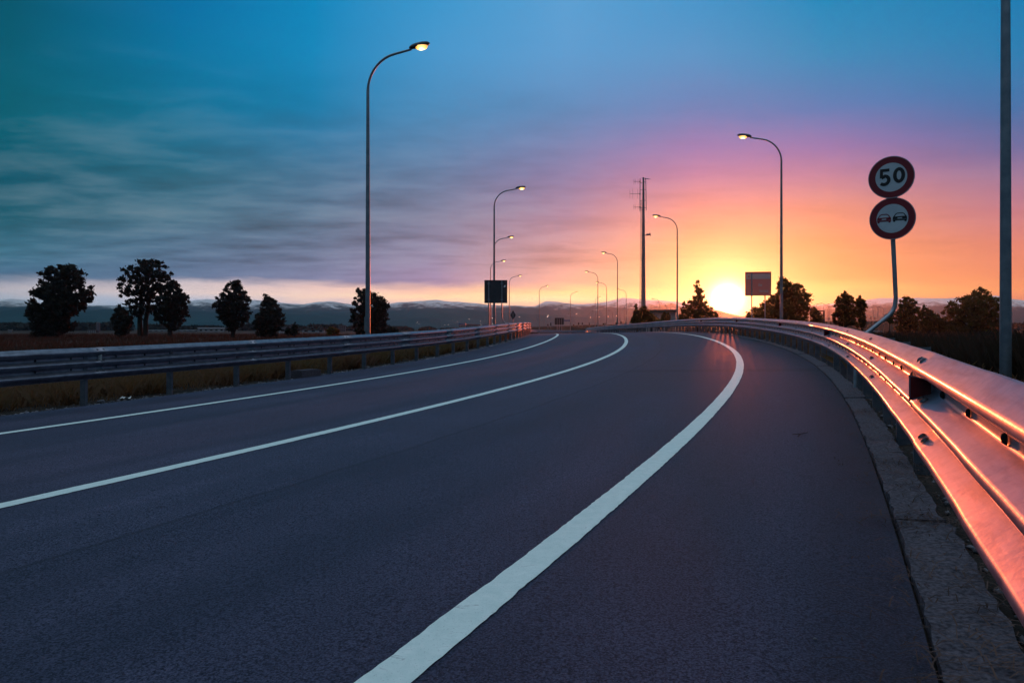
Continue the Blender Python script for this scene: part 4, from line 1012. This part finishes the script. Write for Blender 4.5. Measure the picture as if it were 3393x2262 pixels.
# ------------------------------------------------------------------ grass, stones, litter
def blades(name,P,h,w,matl,seed,lean=.35,label='',cat='grass'):
    r=np.random.default_rng(seed);n=len(P);a=r.uniform(0,2*PI,n)
    dx=np.cos(a)[:,None]*w[:,None]/2;dy=np.sin(a)[:,None]*w[:,None]/2
    l=r.normal(0,lean,(n,2))*h[:,None]
    v=np.zeros((n,4,3));v[:,0]=P;v[:,1]=P
    v[:,0,0]-=dx[:,0];v[:,0,1]-=dy[:,0];v[:,1,0]+=dx[:,0];v[:,1,1]+=dy[:,0]
    mid=P.copy();mid[:,:2]+=l*.35;mid[:,2]+=h*.6
    v[:,2]=mid;v[:,2,0]+=dx[:,0]*.7;v[:,2,1]+=dy[:,0]*.7
    v[:,3]=P;v[:,3,:2]+=l;v[:,3,2]+=h
    me=bpy.data.meshes.new(name);q=np.arange(4*n).reshape(n,4)
    tri=np.concatenate([q[:,[0,1,2]],q[:,[0,2,3]]])
    fast(me,v.reshape(-1,3),tri,matl);o=bpy.data.objects.new(name,me);link(o);props(o,label,cat,kind='stuff');return o
def verge_z(s,off,sgn):
    e=OFF_R if sgn>0 else OFF_L
    x,y,_=RP(s,off,0.0);_,_,ze=RP(s,e,0.0);dd=np.abs(off-e);t=sstep(1.2,12,dd)
    return x,y,(ze-.035)*(1-t)+(ground_z(x,y)-.04)*t
def tuft(n,s0,s1,o0,o1,sgn,seed,hr,wr,pw=1.0,ntuft=0):
    r=np.random.default_rng(seed)
    s=s0+(s1-s0)*r.uniform(0,1,n)**pw;o=r.uniform(o0,o1,n)
    if ntuft:
        ts=s0+(s1-s0)*r.uniform(0,1,ntuft)**pw;to=r.uniform(o0,o1,ntuft);k=n*2//3;j=r.integers(0,ntuft,k)
        s[:k]=ts[j]+r.normal(0,.12,k);o[:k]=np.clip(to[j]+r.normal(0,.10,k),min(o0,o1),max(o0,o1))
    x,y,z=verge_z(s,o,sgn)
    h=r.uniform(*hr,n);w=r.uniform(*wr,n)
    return np.stack([x,y,z-.02],-1),h,w
A=[tuft(34000,2,34,-12.5,-9.9,-1,71,(.06,.42),(.006,.014),1.3,260),tuft(16000,30,75,-13,-9.9,-1,72,(.12,.40),(.012,.026),1.0,200)]
blades('grass',np.concatenate([a[0] for a in A]),np.concatenate([a[1] for a in A]),np.concatenate([a[2] for a in A]),M['grass'],73,.38,'dry tufted grass under and behind the left guardrail')
A=[tuft(16000,0,40,1.95,5.5,1,74,(.08,.40),(.006,.014),1.2,160)]
blades('grass',np.concatenate([a[0] for a in A]),np.concatenate([a[1] for a in A]),np.concatenate([a[2] for a in A]),M['grass'],75,.38,'dry grass behind the right guardrail')
def field(n,az0,az1,d0,d1,seed,hr):
    r=np.random.default_rng(seed);az=np.radians(r.uniform(az0,az1,n));d=1/(1/d0+(1/d1-1/d0)*r.uniform(0,1,n))
    d=np.where(r.uniform(0,1,n)<.5,d,r.uniform(d0,d1,n))
    x=d*np.tan(az);y=d
    s,o=nearest(x,y);ok=(o<OFF_L-2.5)|(o>OFF_R+2.5);x,y,s,o=x[ok],y[ok],s[ok],o[ok]
    sg=np.where(o>0,1,-1)
    z=np.where(np.abs(o-np.where(o>0,OFF_R,OFF_L))<12,np.where(o>0,verge_z(s,o,1)[2],verge_z(s,o,-1)[2]),ground_z(x,y))
    h=r.uniform(*hr,len(x))*(1+.25*np.sin(x*.21)+.2*np.sin(y*.17+x*.05));w=.006+.00042*y*r.uniform(.7,1.6,len(x))
    return np.stack([x,y,z-.03],-1),h,w
a=field(90000,-40,2,14,190,81,(.25,.62));blades('field_grass',*a,M['fgrass'],82,.22,'tall reddish dry grass across the left field')
a=field(80000,13,44,7,170,83,(.30,.72));blades('field_grass',*a,M['fgrass'],84,.22,'tall reddish dry grass across the right field')
# straw and twigs lying on the gutter slabs and road edge
r=np.random.default_rng(91);n=2600
s=np.concatenate([r.uniform(-.5,9,n//3),np.repeat(r.uniform(0,12,30),n//45)+r.normal(0,.12,(n//45)*30)])
o=np.clip(r.normal(1.72,.20,len(s)),1.25,2.3);x,y,z=RP(s,o,0.028);n=len(s)
az=r.uniform(0,2*PI,n);L=r.uniform(.02,.14,n);w=r.uniform(.0012,.003,n)
dirv=np.stack([np.cos(az),np.sin(az),r.normal(0,.10,n)],-1);side=np.stack([-np.sin(az),np.cos(az),np.zeros(n)],-1)
C=np.stack([x,y,z+.004],-1)
v=np.stack([C-dirv*L[:,None]/2-side*w[:,None],C-dirv*L[:,None]/2+side*w[:,None],C+side*w[:,None]+np.array([0,0,.008]),C-side*w[:,None]+np.array([0,0,.008])],1)
v2=np.stack([C-side*w[:,None]+np.array([0,0,.008]),C+side*w[:,None]+np.array([0,0,.008]),C+dirv*L[:,None]/2+side*w[:,None],C+dirv*L[:,None]/2-side*w[:,None]],1)
me=bpy.data.meshes.new('straw');V=np.concatenate([v,v2]).reshape(-1,3);fast(me,V,np.arange(len(V)).reshape(-1,4),M['straw']);o_=bpy.data.objects.new('straw_litter',me);link(o_);props(o_,'dead straw and twigs scattered on the gutter slabs','straw',kind='stuff')
def stones(name,X,Y,Z,R,matl,seed,label):
    r=np.random.default_rng(seed);n=len(X)
    base=np.array([(1,0,0),(-1,0,0),(0,1,0),(0,-1,0),(0,0,1),(0,0,-1)],float);fc=np.array([(0,2,4),(2,1,4),(1,3,4),(3,0,4),(2,0,5),(1,2,5),(3,1,5),(0,3,5)])
    a=r.uniform(0,2*PI,n);v=base[None]*r.uniform(.6,1.3,(n,6,1))*np.stack([np.ones(n),r.uniform(.6,1,n),r.uniform(.35,.8,n)],-1)[:,None]*R[:,None,None]
    c,s_=np.cos(a)[:,None],np.sin(a)[:,None];v=np.stack([v[...,0]*c-v[...,1]*s_,v[...,0]*s_+v[...,1]*c,v[...,2]],-1)+np.stack([X,Y,Z],-1)[:,None]
    f=(fc[None]+np.arange(n)[:,None,None]*6).reshape(-1,3);me=bpy.data.meshes.new(name);fast(me,v.reshape(-1,3),f,matl);o=bpy.data.objects.new(name,me);link(o);props(o,label,'gravel',kind='stuff')
r=np.random.default_rng(95);n=5200;s=3+62*r.uniform(0,1,n)**1.4;o=-9.42-np.abs(r.normal(0,.16,n));x,y,z=RP(s,OFF_L,0.0);x,y,_=RP(s,o,0.0)
stones('gravel',x,y,z-.03,.008+.03*r.uniform(0,1,n)**3+.0006*s,M['stone'],96,'pale gravel strip along the left road edge')
n=2600;s=0+48*r.uniform(0,1,n);o=1.80+np.abs(r.normal(0,.22,n));x,y,z=RP(s,o,0.0)
stones('gravel',x,y,z-.035,.006+.03*r.uniform(0,1,n)**3+.0004*s,M['stone'],97,'loose stones under the right guardrail')
n=1500;s=r.uniform(0,26,n);o=np.where(r.uniform(0,1,n)<.5,r.uniform(-3,1.45,n),r.uniform(1.2,1.75,n));x,y,z=RP(s,o,0.0);z=z+np.where(o>1.5,.02,0)
stones('road_grit',x,y,z+.001,.0018+.005*r.uniform(0,1,n)**5,M['stone'],98,'tiny grit scattered on the asphalt')
# single litter
def rock(name,c,dims,matl,label,cat,seed):
    r=np.random.default_rng(seed);bm=bmesh.new();bmesh.ops.create_icosphere(bm,subdivisions=2,radius=1)
    for v in bm.verts:
        k=1+.22*math.sin(v.co.x*3.1+seed)*math.cos(v.co.y*2.7)+r.normal(0,.05);v.co=Vector((v.co.x*dims[0]*k/2,v.co.y*dims[1]*k/2,v.co.z*dims[2]*k/2))
    me=bpy.data.meshes.new(name);bm.to_mesh(me);bm.free();me.materials.append(matl);o=bpy.data.objects.new(name,me);link(o);o.location=c;props(o,label,cat);return o
def on_road(px,py,guess=5.):
    d=guess
    for _ in range(60):
        x=(px-CX)*d/F;s,o=nearest([x],[d]);zz=float(RP(s[0],o[0],0.0)[2]);d+=(.6)*((CAMH-zz)*F/(py-Y0)-d)
    return (x,d,zz)
c=on_road(2701,2119,2.6);rock('pebble',(c[0],c[1],c[2]+.004),(.014,.011,.009),M['stone'],'small pale pebble lying on the asphalt near the right gutter','pebble',3)
def crumpled(c,size,label,seed):
    r=np.random.default_rng(seed);n=7;P=np.zeros((n,n,3))
    for i in range(n):
        for j in range(n):P[i,j]=(c[0]+(i/(n-1)-.5)*size*1.3+r.normal(0,size*.05),c[1]+(j/(n-1)-.5)*size+r.normal(0,size*.05),c[2]+.01+abs(r.normal(0,size*.22)))
    o=grid_mesh('paper_scrap',P,M['paper'],smooth=False);props(o,label,'litter')
cc=RPv(9.95,-9.75,-.02);crumpled(cc,.11,'crumpled white paper scrap in the verge grass by the left guardrail posts',5)
cc=RPv(9.35,-9.66,0.0);rock('stone',cc,(.13,.1,.07),M['stone'],'pale stone on the gravel left of the crumpled paper','stone',6)
s0=15.15;cc=RPv(s0,-9.50,.045);m=MB();m.box(cc,(.30,.75,.20),0,-RTH(s0));m.box((cc.x,cc.y,cc.z+.10),(.24,.66,.03),0,-RTH(s0))
props(m.build('concrete_block',M['concrete']),'grey concrete block lying at the left road edge between guardrail posts','concrete block')
c=on_road(2660,1441,7.);m=MB();m.tube([(c[0]-.09,c[1]-.12,c[2]+.008),(c[0]-.02,c[1],c[2]+.012),(c[0]+.10,c[1]+.13,c[2]+.008)],[.004,.004,.002],5);m.tube([(c[0]-.02,c[1],c[2]+.012),(c[0]-.10,c[1]-.02,c[2]+.01)],.003,5)
props(m.build('twig',M['straw']),'thin dry twig lying on the asphalt beside the right gutter','twig')
# ------------------------------------------------------------------ camera and render settings
cam=bpy.data.cameras.new('camera');co=bpy.data.objects.new('camera',cam);link(co)
co.location=(0,0,CAMH);co.rotation_euler=(PI/2,0,0);cam.sensor_width=36;cam.lens=F/3393*36;cam.shift_x=0;cam.shift_y=-(1131-Y0)/3393
cam.clip_start=.05;cam.clip_end=20000;scn.camera=co
scn.render.engine='CYCLES'
scn.view_settings.view_transform='Standard';scn.view_settings.look='None';scn.view_settings.exposure=0;scn.view_settings.gamma=1;scn.view_settings.use_curve_mapping=False
c=scn.cycles;c.use_denoising=True;c.denoiser='OPENIMAGEDENOISE';c.max_bounces=6;c.diffuse_bounces=2;c.glossy_bounces=3;c.transmission_bounces=2;c.volume_bounces=0;c.transparent_max_bounces=4
c.caustics_reflective=False;c.caustics_refractive=False;c.sample_clamp_indirect=6;c.use_adaptive_sampling=True;c.adaptive_threshold=.02
